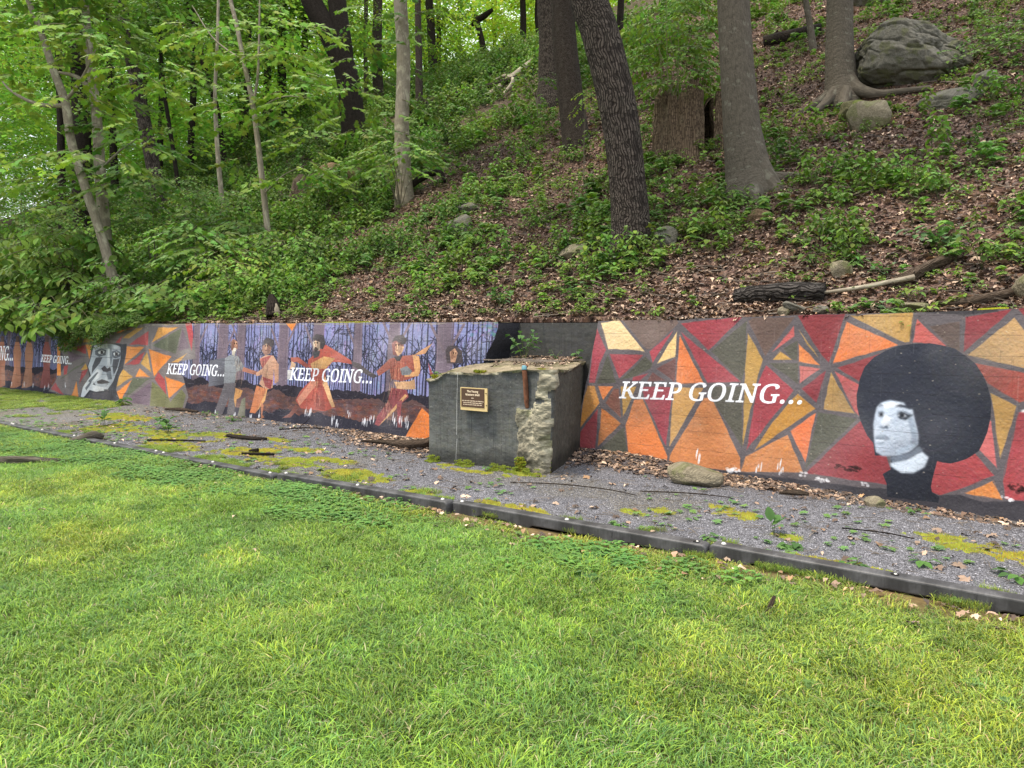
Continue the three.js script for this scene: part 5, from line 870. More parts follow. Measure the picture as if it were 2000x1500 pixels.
tree('T1', 'thick leaning trunk with deep furrowed bark nearest the wall', { bark: 'furrow', top: 17, high: 82, seg: 40, step: 0.08, flare: 0.1, amp: 0.04, lobes: 6, seed: 2 });
tree('T2', 'straight brown trunk curving at its base behind the leaning tree', { bark: 'fine', top: 20, high: 82, seg: 26, flare: 0.06, amp: 0.03, seed: 3 });
tree('T3', 'thick deeply ridged trunk half hidden behind the straight brown trunk', { bark: 'furrow', top: 24, high: 82, seg: 30, flare: 0.2, amp: 0.05, lobes: 6, seed: 4 });
tree('T4', 'smooth grey brown tree with a flared rooty base right of the stump', {
  bark: 'smooth', top: 17, high: 77, seg: 30, step: 0.07, flare: 0.14, amp: 0.04, lobes: 4, seed: 5, fh: 0.32,
  roots: [[[-3.75, 4.7, -3.92, .19], [-3.66, 4.3, -3.92, .22], [-3.5, 4.0, -3.86, .2], [-3.28, 3.77, -3.74, .14], [-3.1, 3.6, -3.6, .09], [-2.9, 3.45, -3.5, .05]], [[-3.74, 4.4, -3.88, .18], [-3.62, 3.9, -3.76, .19], [-3.45, 3.55, -3.42, .12], [-3.3, 3.28, -3.0, .06], [-3.22, 3.1, -2.75, .03]], [[-3.78, 4.4, -3.9, .16], [-3.85, 4.05, -3.9, .16], [-4.15, 3.72, -3.85, .08], [-4.5, 3.6, -3.7, .045]], [[-3.4, 3.95, -4.0, .12], [-3.0, 3.95, -4.1, .08], [-2.6, 3.95, -4.3, .05]]],
});
tree('T5', 'smooth pale grey tree with roots spread over rocks by the boulder', {
  bark: 'smooth', top: 20, high: 77, seg: 28, step: 0.07, flare: 0.14, amp: 0.04, lobes: 4, seed: 6, fh: 0.4,
  roots: [[[-3.19, 7.1, -7.72, .15], [-3.14, 6.75, -7.7, .16], [-3.0, 6.35, -7.62, .17], [-2.78, 6.12, -7.52, .13], [-2.45, 5.98, -7.44, .085], [-2.05, 5.95, -7.42, .06], [-1.6, 5.95, -7.5, .05]], [[-3.15, 6.3, -7.6, .17], [-3.3, 6.0, -7.35, .11], [-3.45, 5.75, -7.05, .06]], [[-3.05, 6.2, -7.55, .16], [-3.0, 5.85, -7.2, .1], [-2.95, 5.6, -6.9, .05]], [[-3.25, 6.2, -7.6, .14], [-3.6, 5.95, -7.4, .08], [-3.95, 5.75, -7.2, .04]]],
});
tree('T6', 'very slim tree standing just left of the smooth tree with roots', { bark: 'smooth', top: 15, seg: 10, flare: 0.04, amp: 0.08, high: 30, hr: 1.5 });
tree('T7', 'slim pale barked tree in the middle of the slope', { bark: 'pale', top: 17, high: 90, seg: 20, step: 0.1, flare: 0.1, amp: 0.1, seed: 8, crown: [[-13.6, 7.3, -5.66, 0.53, 0.72, 5], [-14.07, 8.49, -5.69, 0.66, 0.8, 8], [-13.63, 9.6, -6.58, 0.81, 0.54, 6]], crownSprays: mapleSprays, y: 0.1 });
tree('T8', 'dark forked tree of two thick trunks leaning apart', { bark: 'dark', top: 24, high: 88, second: 'T8b', seg: 26, flare: 0.15, amp: 0.05, seed: 9, crown: [[-20.6, 10.3, -10.3, 1.2, 1.1, 20], [-23.6, 12.2, -10.42, 1.4, 1.2, 16], [-20.63, 12.75, -11.77, 1.2, 1.0, 14], [-21.52, 8.5, -9.51, 1.49, 0.4, 16], [-19.25, 8.72, -9.9, 0.89, 0.71, 12]], crownSprays: mapleSprays, k: 1.35, y: 0.25, s: 1.1 });
tree('T9', 'slim brown tree right of the slim pale tree', { bark: 'fine', top: 24, seg: 12, flare: 0.05, high: 60, crown: [[-23.6, 15.6, -18.91, 1.46, 1.2, 14]], y: 0.4 });
tree('T10', 'dark crooked tree against the bright leaves on the crest', { bark: 'dark', top: 29, seg: 12, flare: 0.1, amp: 0.1, high: 60, crown: [[-29.9, 21.2, -27.04, 2.3, 1.4, 22]], y: 0.7 });
tree('T11', 'pair trunk tree standing left of the slim pale tree', { bark: 'fine', top: 27, seg: 14, flare: 0.1, high: 90, second: 'D14', crown: [[-27.81, 16.6, -19.29, 2.2, 1.8, 40], [-29.2, 18.4, -18.6, 1.8, 1.2, 24]], y: 0.35 });
tree('T16', 'tall leaning grey tree left of the two thin saplings', { bark: 'furrow', top: 24, seg: 20, amp: 0.04, flare: 0.08, high: 66, seed: 12, crown: [[-26.77, 13.14, -7.42, 2.12, 1.16, 22], [-28.8, 12.75, -5.94, 2.12, 1.16, 22], [-27.1, 11.06, -6.4, 1.54, 0.9, 8]], y: 0.1 });
tree('T17', 'pale crooked maple tree leaning left with bright leaves at the far left', {
  bark: 'pale', top: 12.5, seg: 16, step: 0.08, amp: 0.12, flare: 0.05, seed: 13, high: 40, hr: 2, crownSprays: mapleSprays, k: 1.75, y: 0.45,
  crown: [[-18.22, 8.38, -0.74, 1.09, 0.67, 16], [-19.59, 9.08, -0.45, 1.38, 0.56, 16], [-20.14, 7.71, 0.07, 0.75, 1.0, 12], [-18.19, 5.4, -0.72, 1.11, 0.49, 10], [-19.42, 5.44, -0.1, 0.75, 0.5, 8], [-17.2, 7.63, -1.4, 1.03, 0.27, 10], [-18.56, 7.17, -0.38, 0.73, 0.61, 8]],
  limbs: [[[-19.3, 7.0, -.45, .06], [-19.9, 7.05, -.1, .045], [-20.6, 7.4, .2, .03], [-21.2, 7.9, .3, .015]], [[-19.35, 7.1, -.45, .05], [-18.9, 7.5, -.6, .035], [-18.3, 8.2, -.74, .015]], [[-19.0, 5.6, -.55, .04], [-18.6, 5.7, -.7, .025], [-18.1, 5.55, -.75, .012]]],
});
tree('T18', 'pale lichen spotted tree standing beside the crooked maple', {
  bark: 'pale', top: 13, seg: 18, step: 0.08, amp: 0.12, flare: 0.06, seed: 14, high: 40, hr: 2, crownSprays: mapleSprays, k: 1.15, y: 0.1,
  crown: [[-18.83, 9.04, -1.6, 1.03, 0.77, 12], [-18.48, 5.96, -1.56, 1.16, 1.03, 24], [-18.85, 7.11, -1.41, 0.77, 0.64, 8], [-19.32, 4.93, -0.86, 1.16, 0.64, 12], [-17.96, 4.81, -1.82, 1.16, 0.77, 16]],
  limbs: [[[-19.55, 7.6, -1.2, .06], [-19.9, 7.95, -1.0, .05], [-20.4, 8.1, -.7, .03]], [[-19.3, 5.6, -1.2, .04], [-18.8, 6.0, -1.4, .025], [-18.2, 6.3, -1.6, .012]]],
});
tree('T20', 'thin forked maple sapling with pale bark above the painted figures', {
  bark: 'pale', top: 12, seg: 12, step: 0.08, amp: 0.1, flare: 0.02, seed: 15, second: 'T20b', crownSprays: mapleSprays, k: 1.65, y: 0.35,
  crown: [[-15.59, 8.01, -3.81, 0.9, 0.77, 18], [-16.28, 7.05, -3.23, 0.9, 0.39, 9], [-15.34, 7.4, -4.55, 0.79, 0.79, 12], [-16.68, 8.91, -3.13, 1.16, 0.64, 14], [-14.52, 5.42, -3.84, 0.63, 0.57, 9], [-16.11, 5.57, -3.21, 0.3, 0.51, 4], [-15.78, 9.33, -4.3, 1.05, 0.66, 14]],
  limbs: [[[-16.3, 7.1, -3.63, .025], [-15.8, 7.5, -4.1, .018], [-15.3, 7.5, -4.5, .008]], [[-16.0, 5.0, -3.64, .02], [-15.4, 5.4, -3.75, .014], [-14.6, 5.6, -3.85, .006]], [[-16.6, 8.4, -3.57, .03], [-17.3, 9.0, -3.2, .02], [-17.9, 9.9, -3.0, .01]]],
});
tree('T19', 'thin wavy sapling trunk between the grey tree and the forked sapling', {
  bark: 'pale', top: 14, seg: 12, step: 0.1, amp: 0.14, flare: 0.03, seed: 16, crownSprays: mapleSprays, k: 1.3, y: 0.2, crown: [[-22.53, 11.51, -6.6, 1.37, 1.03, 14], [-22.88, 9.98, -6.2, 1.03, 0.69, 7], [-23.74, 10.49, -5.64, 1.54, 1.03, 12], [-23.63, 8.27, -5.5, 1.37, 0.69, 8]],
});
const darkLabels = {
  D1: ['thick dark trunk behind the pale crooked maple', 24], D2: ['slim dark trunk left of the thick dark trunk', 22], D3: ['dark trunk in shade right of the lichen spotted tree', 22], D4: ['dark upright trunk in the woods right of the leaning grey tree', 23],
  D5: ['dark trunk deep in the woods behind the leaning grey tree', 23], D6: ['dark trunk leaning left behind the thin wavy sapling', 22], D7: ['dark straight trunk seen behind the forked sapling', 24], D8: ['dark straight trunk just left of the forked dark tree', 25],
  D9: ['slim dark trunk close behind the forked dark tree, left one', 25], D10: ['slim dark trunk close behind the forked dark tree, nearer the fork', 25], D11: ['dark trunk on the high crest left of the ridged trunk', 29], D12: ['thin trunk on the high crest touching the ridged trunk', 29], D13: ['slim dark trunk behind the leaning tree on the upper slope', 17], D15: ['thin twisted trunk standing low behind the leaning grey tree', 16],
};
for (const [k, [label, top]] of Object.entries(darkLabels)) {
  const e = TP[k][1], hi = !['D11', 'D12', 'D13'].includes(k), R = rng(k.charCodeAt(1) * 31 + k.length);
  const cr = hi ? [0, 1, 2].map((i) => [e[0] + (R() - 0.5) * 3.4, e[1] + 0.3 + i * 1.8 + R(), e[2] + (R() - 0.5) * 3.4, 1.9, 0.9, 12]) : [];
  tree(k, label, { bark: 'dark', top, seg: 10, step: 0.3, flare: 0.06, amp: 0.08, high: k === 'D13' ? 30 : 60, crown: cr, seed: k.charCodeAt(1), y: 0.15 });
}
{ // the broken snag on the crest
  const x = -30.3, s = 31.5, y = hillY(x, s), t = thing('dead_snag', 'broken dark snag shaped like a cross on the bright crest', 'dead tree', [x, y, -s]);
  obj('trunk', tubeGeom([[0.1, -.3, 0, .22], [-.1, .9, 0, .2], [-.35, 2.0, .1, .19], [-.6, 2.9, .2, .2], [-.62, 3.2, .2, .1]], { seg: 12, step: 0.15, amp: 0.15, cap: true }), barkM.dark, t);
  obj('broken_limb', tubeGeom([[-1.25, 2.45, .2, .08], [-.7, 2.75, .2, .2], [0, 3.0, .1, .2], [.65, 3.25, 0, .12]], { seg: 10, step: 0.1, amp: 0.25, cap: true }), barkM.dark, t);
}
// saplings and shrubs: stems and foliage
function leafy(name, label, cat, base, clumps, sprays, o = {}) {
  const R = rng(Math.round(base[0] * 131 + base[2] * 17) + 5000), t = thing(name, label, cat, base, 0, o.group), stems = new MB();
  for (const [x, y, z, rx, ry, n] of clumps) for (let k = 0; k < (o.stems ?? 3); k++) { const ex = x - base[0] + (R() - 0.5) * rx, ey = y - base[1] + (R() - 0.5) * ry, ez = z - base[2] + (R() - 0.5) * rx, q = o.r ?? 0.012; stems.rod([[(R() - .5) * .1, -0.1, (R() - .5) * .1, q], [ex * 0.35, ey * 0.55, ez * 0.35, q * 0.8], [ex, ey, ez, q * 0.35]], 6, new THREE.Color(.12, .105, .075)); }
  obj('stem', stems.geom(), plainM, t);
  split(clumpItems(clumps, R, { o: base, ...o }), sprays.length).forEach((l, i) => l.length && inst('foliage', sprays[i], leafM, l, t));
  return t;
}
leafy('maple_sapling', 'low spreading maple sapling in pale green layers around the slim pale tree', 'sapling', [-13.0, hillY(-13, 5.5), -5.5], [[-12.88, 5.96, -5.45, 0.96, 0.2, 26], [-12.76, 5.5, -5.4, 0.6, 0.15, 8], [-13.7, 5.7, -5.3, .5, .12, 6]], mapleSprays, { k: 1.35, y: 0.15, s: 0.75 });
leafy('maple_sapling', 'maple sapling hanging its leaves over the brown rock', 'sapling', [-15.4, hillY(-15.4, 6.2), -6.2], [[-16.1, 6.09, -6.4, 0.75, 0.38, 9], [-15.3, 5.7, -6.1, .5, .3, 5]], mapleSprays, { k: 1.1 });
leafy('maple_sapling', 'small sapling spreading bluish leaves before the ridged trunk', 'sapling', [-11.7, hillY(-11.7, 9.9), -9.9], [[-11.83, 8.78, -10.1, 0.7, 0.14, 8]], fernSprays, { k: 0.95, y: -0.2, s: 0.9 });
leafy('maple_sapling', 'tiny yellow green sapling between two big trunks', 'sapling', [-7.4, hillY(-7.4, 5), -5.0], [[-7.4, 6.06, -5.03, 0.14, 0.42, 9]], ovateSprays, { k: 1.7, y: 0.6, s: 0.4, r: 0.006 });
leafy('fern_shrub', 'feathery green shrub on the slope right of the boulder', 'shrub', [-1.0, hillY(-1, 8.9), -8.9], [[-1.27, 7.35, -9.29, 1.01, 0.4, 44], [-0.64, 6.75, -8.7, 0.6, 0.45, 26], [-1.45, 6.75, -8.7, 0.5, 0.2, 10], [-0.2, 7.0, -9.0, 0.6, 0.4, 20]], fernSprays, { k: 1.2, s: 0.9, y: -0.1 });
leafy('large_leaf_shrub', 'big shrub with large rounded leaves overhanging the wall at the left', 'shrub', [-19.9, hillY(-19.9, 0.7), -0.7], [[-20.23, 3.8, -0.55, 1.17, 0.52, 50], [-20.38, 2.98, -0.1, 1.03, 0.6, 54], [-19.35, 3.14, -0.67, 0.95, 0.71, 50], [-20.2, 2.2, 0.4, 0.63, 0.45, 22], [-19.4, 2.15, 0.2, 1.2, 0.35, 46], [-21.6, 2.25, 0.25, 1.1, 0.4, 40], [-17.7, 2.0, 0.05, 0.8, 0.25, 26]], bushSprays, { k: 1.15, y: 0.1, s: 1.05, stems: 5, r: 0.02 });
const SHR = [[-18.94, 4.58, -2.33, 1.22, 0.61, 'leafy shrub in shade at the foot of the pale trees'], [-16.13, 3.66, -1.78, 0.85, 0.61, 'dense shrub below the thin wavy sapling'], [-16.67, 2.75, -0.7, 1.06, 0.47, 'dark green shrub on the wall top right of the large leaf shrub'], [-20.41, 5.52, -5.06, 1.26, 0.47, 'shrub half way up the slope left of the forked sapling'], [-15.02, 2.4, -0.75, 0.78, 0.33, 'low shrub above the grey painted face'], [-14.05, 2.93, -1.35, 0.66, 0.44, 'bright green low shrub below the forked sapling'], [-27.55, 5.36, -2.42, 1.3, 0.8, 'shaded shrub at the far left under the maple'], [-32.39, 6.6, -4.13, 2.0, 1.6, 'tall dim shrub deep in the woods at the far left'], [-14.35, 3.7, -3.05, 0.85, 0.3, 'small shrub beside the foot of the forked sapling'], [-23.56, 6.4, -5.4, 1.37, 0.51, 'shrub in shade below the tall leaning grey tree'], [-17.05, 4.31, -3.65, 0.81, 0.41, 'shrub between the pale trees and the forked sapling'], [-21.8, 3.1, -1.2, 1.0, 0.7, 'pale green shrub behind the large leaf shrub'], [-24.5, 3.4, -1.4, 1.5, 0.9, 'dark shrub above the far end of the wall'], [-28.0, 4.0, -1.8, 1.8, 1.1, 'shrub beyond the far end of the visible wall'], [-25.5, 6.0, -4.2, 1.6, 0.9, 'shaded sapling thicket behind the pale crooked maple']];
SHR.forEach(([x, y, z, rx, ry, label], i) => leafy('shrub', label, 'shrub', [x, hillY(x, -z), z], [[x, Math.max(y, hillY(x, -z) + ry * 0.7), z, rx, ry, Math.round(26 + 16 * rx)], [x + rx * 0.7, Math.max(y - 0.2, hillY(x, -z) + ry * 0.5), z + 0.2, rx * 0.6, ry * 0.7, 14]], i % 3 === 1 ? mapleSprays : ovateSprays, { k: [1.05, 1.3, 0.95, 1.1, 1.3, 1.6, 0.9, 0.8, 1.4, 1.0, 1.2, 1.6, 0.9, 0.9, 0.9][i], y: i === 5 || i === 11 ? 0.35 : 0.05, s: 0.85 }));

// the woods beyond: a mass of leaves and far trunks
{
  const R = rng(4242), A = [], B = [];
  for (let n = 0; n < 62000; n++) {
    const t = lerp(-100, -10, R()), s = lerp(2, 85, R()), c = crest(t);
    const y = hillY(t, s) + 1.2 + Math.pow(R(), 0.85) * 22, beyond = s > c - 3;
    if (!beyond && (t > -28 || s < 3 || R() < 0.35)) continue;
    if (!seen(t, y, -s, 0.25)) continue;
    const w = pv.w; if (w < 30) continue;
    const item = { m: xf(t, y, -s, R() * 6.28, (R() - 0.5) * 0.5, (R() - 0.5) * 0.5, 1.0 + 0.9 * R()), c: tint(R, beyond ? 2.1 : 1.75, beyond ? 0.75 * sm(-55, -32, t) + 0.25 : 0.2) };  // bright yellowish tint paints in the backlit glow, strongest beyond the crest
    (R() < 0.5 ? A : B).push(item);
  }
  const o = inst('woods_foliage', farSprays[1], farLeafM, A, scene, 'mass of leaves of the far woods behind the slope'); const p = inst('woods_foliage', farSprays[2], farLeafM, B, scene, 'mass of leaves of the far woods beyond the crest, sunlit glow tinted in');
}
{
  const R = rng(606), proto = tubeGeom([[0, -.4, 0, .16], [.05, 3, .02, .14], [-.1, 8, 0, .12], [.1, 20, 0, .05]], { seg: 8, step: 0.8, amp: 0.1 });
  let n = 0; for (let k = 0; k < 400 && n < 34; k++) {
    const t = lerp(-75, -24, R()), s = lerp(8, 62, R()); if (!seen(t, hillY(t, s) + 6, -s, 0.05) || pv.w < 42) continue;
    const g = thing('far_tree', 'slender far trunk in the woods beyond the slope', 'tree', [t, hillY(t, s), -s], R() * 6, 'slender far trunks in the woods'); g.rotation.x = (R() - 0.5) * 0.1; g.rotation.z = (R() - 0.5) * 0.14; g.scale.setScalar(0.7 + 0.7 * R());
    const m = obj('trunk', proto, barkM.dark, g); n++;
  }
}

// ------------------------------------------------------------------ ground plants of the slope
const stemC = new THREE.Color(0.09, 0.11, 0.04);
function seedling(seed, kind) {
  const R = rng(seed), b = new MB();
  const stemTo = (x, y, z, r = 0.0022) => b.rod([[0.02 * (R() - .5), -0.03, 0.02 * (R() - .5), r], [x * 0.4, y * 0.6, z * 0.4, r], [x, y, z, r * 0.7]], 3, stemC);
  if (kind === 'shoots') for (let k = 0; k < 5; k++) { const a = R() * 6.28, q = 0.05 + 0.14 * R(), h = 0.1 + 0.16 * R(), x = Math.cos(a) * q, z = Math.sin(a) * q; stemTo(x, h, z); const n = 2 + Math.floor(R() * 2); for (let j = 0; j < n; j++) for (const sd of [0, Math.PI]) { const f = 0.55 + 0.45 * (j + 1) / n, yw = a + j * 1.57 + sd; b.shape(OVATE, xf(x * f, h * f, z * f, yw, 0.2 + 0.45 * R(), (R() - .5) * .5, 0.055 + 0.035 * R()), green(R)); } }
  if (kind === 'rosette') for (let k = 0; k < 10; k++) { const a = k * 2.4 + R(), q = 0.05 + 0.1 * R(), h = 0.05 + 0.1 * R(), x = Math.cos(a) * q, z = Math.sin(a) * q; stemTo(x, h, z); b.shape(HEART, xf(x, h, z, Math.PI / 2 - a, 0.25 + 0.5 * R(), (R() - .5) * .5, 0.06 + 0.035 * R()), green(R)); }
  if (kind === 'maples') for (let k = 0; k < 4; k++) { const a = R() * 6.28, q = 0.14 * R(), h = 0.12 + 0.14 * R(), x = Math.cos(a) * q, z = Math.sin(a) * q; stemTo(x, h, z); for (let j = 0; j < 4; j++) { const yw = a + j * 1.57 + R() * .4; b.shape(MAPLE, xf(x + Math.sin(yw) * .03, h, z + Math.cos(yw) * .03, yw, 0.25 + 0.3 * R(), (R() - .5) * .4, 0.07 + 0.03 * R()), green(R)); } }
  if (kind === 'vine') for (let k = 0; k < 22; k++) { const a = R() * 6.28, q = 0.26 * Math.sqrt(R()); b.shape(k % 2 ? OVATE : HEART, xf(Math.cos(a) * q, 0.03 + 0.06 * R(), Math.sin(a) * q, R() * 6.28, 0.4 * R(), (R() - .5) * .7, 0.04 + 0.025 * R()), green(R)); }
  if (kind === 'tall') for (let k = 0; k < 3; k++) { const a = R() * 6.28, q = 0.06 + 0.12 * R(), h = 0.3 + 0.25 * R(), x = Math.cos(a) * q, z = Math.sin(a) * q; stemTo(x, h, z, 0.004); for (let j = 0; j < 5; j++) for (const sd of [0, Math.PI]) { const f = 0.35 + 0.65 * (j + 1) / 5, yw = a + j * 1.2 + sd; b.shape(OVATE, xf(x * f, h * f, z * f, yw, 0.3 + 0.4 * R(), (R() - .5) * .5, 0.075 + 0.04 * R()), green(R)); } }
  return b.geom();
}
const PL = [['shoots', 1], ['shoots', 2], ['rosette', 3], ['rosette', 4], ['maples', 5], ['vine', 6], ['vine', 7], ['tall', 8], ['tall', 9]].map(([k, s]) => seedling(s * 37, k));
const BARE = [[-8.0, 4.2, 1.1], [-6.9, 2.5, .8], [-10.6, 1.6, .7], [-3.2, 1.3, 1.1], [-1.2, 2.2, .9], [-6.3, .7, .8], [-9.3, .8, .8], [-4.9, 4.6, .7], [-2.4, 4.9, .8], [-14.6, 1.0, .5], [-3.5, 9.5, 2.2], [-5.2, 10.5, 2], [-12.5, 8.5, 1.8], [-9, 10, 2.4], [-2.3, .75, .7], [-1.3, 1.05, .55], [-16.5, 8.5, 1.6], [-19, 7.2, 1.4], [-21, 16, 3], [-15.5, 13, 2.5], [-13, 3, .8], [-11.5, 5.2, .7]];
function plantDensity(t, s) {
  let d = sm(-7, -14, t) * 0.22 + (fbm(t * 0.55, s * 0.55, 303, 3) - 0.44) * 2.4 + 0.24 + 0.16 * sm(-4, -7.5, t) + (fbm(t * 1.9, s * 1.9, 313, 2) - 0.5) * 1.2;
  for (const [a, b, r] of BARE) d -= 1.0 * Math.exp(-((t - a) ** 2 + (s - b) ** 2) / (r * r));
  if (t > -14) d -= 0.75 * sm(1.5, 0.6, s);
  d -= 0.25 * sm(9, 14, s) * sm(-18, -10, t);
  return clamp(d);
}
{
  const R = rng(1717), L = PL.map(() => []);
  for (let n = 0; n < 60000; n++) {
    const t = lerp(-46, 4.5, R()), s = 0.35 + 26 * Math.pow(R(), 1.35), y = hillY(t, s), w = seen(t, y, -s, 0.18); if (!w) continue;
    const far = clamp((w - 12) / 20);
    if (R() > plantDensity(t, s) * lerp(1, 0.5, far)) continue;
    const k = Math.floor(R() * PL.length); if (k > 6 && R() < 0.5 && t > -10) continue;
    const patch = fbm(t * 0.8, s * 0.8, 404, 2), sc = (0.75 + 0.6 * R()) * lerp(0.9, 1.3, far) * lerp(1, 1.15, sm(-9, -15, t));
    L[k].push({ m: xf(t, y, -s, R() * 6.28, 0.25 * R(), (R() - .5) * .3, sc), c: tint(R, 1.2 + 0.9 * (patch - 0.5), 0.25 * sm(0.5, 0.7, fbm(t * .5, s * .5, 500, 2)) + 0.3 * (R() < 0.12)) });
  }
  for (let n = 0; n < 14000; n++) {                      // small scattered seedlings in between
    const t = lerp(-22, 4.2, R()), s = 0.5 + 13 * Math.pow(R(), 1.3), y = hillY(t, s); if (!seen(t, y, -s, 0.12) || R() > 0.12 + 0.5 * sm(0.42, 0.62, fbm(t * 0.9, s * 0.9, 707, 3))) continue;
    L[[0, 1, 2, 3, 4, 5][Math.floor(R() * 6)]].push({ m: xf(t, y, -s, R() * 6.28, 0.3 * R(), (R() - .5) * .3, 0.4 + 0.4 * R()), c: tint(R, 1.35, 0.3) });
  }
  L.forEach((l, i) => inst('undergrowth', PL[i], leafM, l, scene, ['low green seedlings covering the slope', 'low leafy shoots covering the slope', 'heart leaved plants covering the slope', 'round leaved rosettes covering the slope', 'maple seedlings covering the slope', 'creeping vine leaves covering the slope', 'creeping ground leaves covering the slope', 'taller leafy shoots on the slope', 'taller green plants on the slope'][i]));
}
// ivy and vine leaves hanging over the wall's edge at the left
{
  const R = rng(55), it = [];
  for (let n = 0; n < 1100; n++) { const t = -24 + 9 * R(), hang = (0.2 + 0.55 * Math.exp(-(((t + 17.9) / 0.5) ** 2)) + 0.45 * Math.exp(-(((t + 16.55) / 0.35) ** 2))) * (0.2 + 0.8 * R()) * sm(-15, -15.8, t), y = 1.8 - hang; it.push({ m: xf(t, y, 0.22 + 0.1 * R() + 0.06 * hang, (R() - .5) * 1.5, 0.5 + 0.6 * R(), (R() - .5) * .8, 0.5 + 0.4 * R()), c: tint(R, 1.05) }); }
  inst('hanging_vine', PL[5], leafM, it, scene, 'vine leaves hanging over the wall edge at the left');
}
// dead leaves
const litterGeoms = [1, 2, 3, 4].map((s) => { const R = rng(s * 7), b = new MB(), c = WHITE, L = s === 4 ? MAPLE : OVATE, g = { p: L.p.map(([x, y, z, k]) => [x * (0.75 + 0.2 * s % 0.5), y * 2 + (R() - 0.3) * 0.22, z, k]), i: L.i }; b.shape(g, xf(0, 0.02, -0.5, 0, 0, 0, 1), c); return b.geom(); });
const litterM = new THREE.MeshPhysicalMaterial({ vertexColors: true, side: THREE.DoubleSide, roughness: 0.78, transmission: 0.12, thickness: 0 });
const LC = [[.1, .075, .062], [.18, .14, .122], [.3, .25, .228], [.05, .037, .03], [.2, .14, .09], [.14, .1, .085], [.24, .195, .175], [.07, .052, .043], [.46, .4, .37], [.04, .03, .025]];
const litterColor = (R) => { const c = LC[Math.floor(R() * LC.length)], k = (0.5 + 0.7 * R()) * (R() < 0.1 ? 1.7 : 1); return new THREE.Color(c[0] * k * 1.22, c[1] * k * 1.02, c[2] * k * 0.78); };
{
  const R = rng(909), L = litterGeoms.map(() => []);
  for (let n = 0; n < 330000; n++) {
    const t = lerp(-40, 4.5, R()), s = 0.22 + 24 * Math.pow(R(), 1.5), y = s < 0.5 ? 1.69 : hillY(t, s), w = seen(t, y, -s, 0.12); if (!w) continue;
    if (s < 0.5 && (R() < 0.7 || (t > -6 && t < -4.3 && s < 0.4))) continue;
    if (R() > 1.05 - clamp((w - 10) / 26) - 0.35 * sm(-9, -16, t)) continue;
    L[Math.floor(R() * 4)].push({ m: xf(t, y + 0.012 + 0.02 * R(), -s, R() * 6.28, 0.54 * (0.4 + R()) - 0.25 + (R() - .5) * .5, (R() - .5) * 0.8, (0.026 + 0.075 * Math.pow(R(), 1.8)) * lerp(1, 1.4, clamp((w - 12) / 20))), c: litterColor(R) });
  }
  for (let n = 0; n < 26000; n++) {                     // and on the path, below the walls
    const t = lerp(-14, 3.2, R()), s = lerp(-3.1, 0.05, R()), m = litterPath(t, s); if (R() > m * 0.95 + 0.03 || !seen(t, 0, -s, 0.1)) continue;
    if (t > -5.85 && t < -4.15 && s > -1.5 - 0.12) { if (s > -1.55 && t < lerp(-4.12, -4.62, (s + 1.38) / 1.58)) continue; }
    if (s > (t < -5.5 ? -0.36 : -0.0)) continue;
    L[Math.floor(R() * 4)].push({ m: xf(t, pathY(t, s) + 0.012, -s, R() * 6.28, (R() - .5) * .7, (R() - .5) * .7, 0.035 + 0.05 * R()), c: litterColor(R) });
  }
  for (let n = 0; n < 900; n++) { const t = lerp(-5.7, -4.5, R()), s = 0.33 - 1.5 * R() * R() * R(); if (t > lerp(-4.25, -4.7, (s + 1.38) / 1.58)) continue; L[n % 4].push({ m: xf(t, lerp(1.09, 1.175, sm(-1.5, .3, s)) + 0.03 * sm(-.3, .3, s), -s, R() * 6.28, (R() - .5) * .7, (R() - .5) * .7, 0.03 + 0.04 * R()), c: litterColor(R) }); }
  for (let n = 0; n < 340; n++) { const t = lerp(-10, 2.4, R()), s = edgeS(t) - 0.12 - 0.5 * R() * R() - (n % 14 === 0 ? 3 * R() : 0); L[n % 4].push({ m: xf(t, lawnY(t, s) + 0.03, -s, R() * 6.28, (R() - .5) * .6, (R() - .5) * .6, 0.03 + 0.04 * R()), c: litterColor(R).multiplyScalar(1.25) }); }
  L.forEach((l, i) => inst('leaf_litter', litterGeoms[i], litterM, l, scene, ['dry brown leaves strewn over slope and path', 'curled dead leaves strewn over the slope', 'pale dead leaves scattered under the trees', 'lobed dead leaves scattered over the slope'][i]));
}
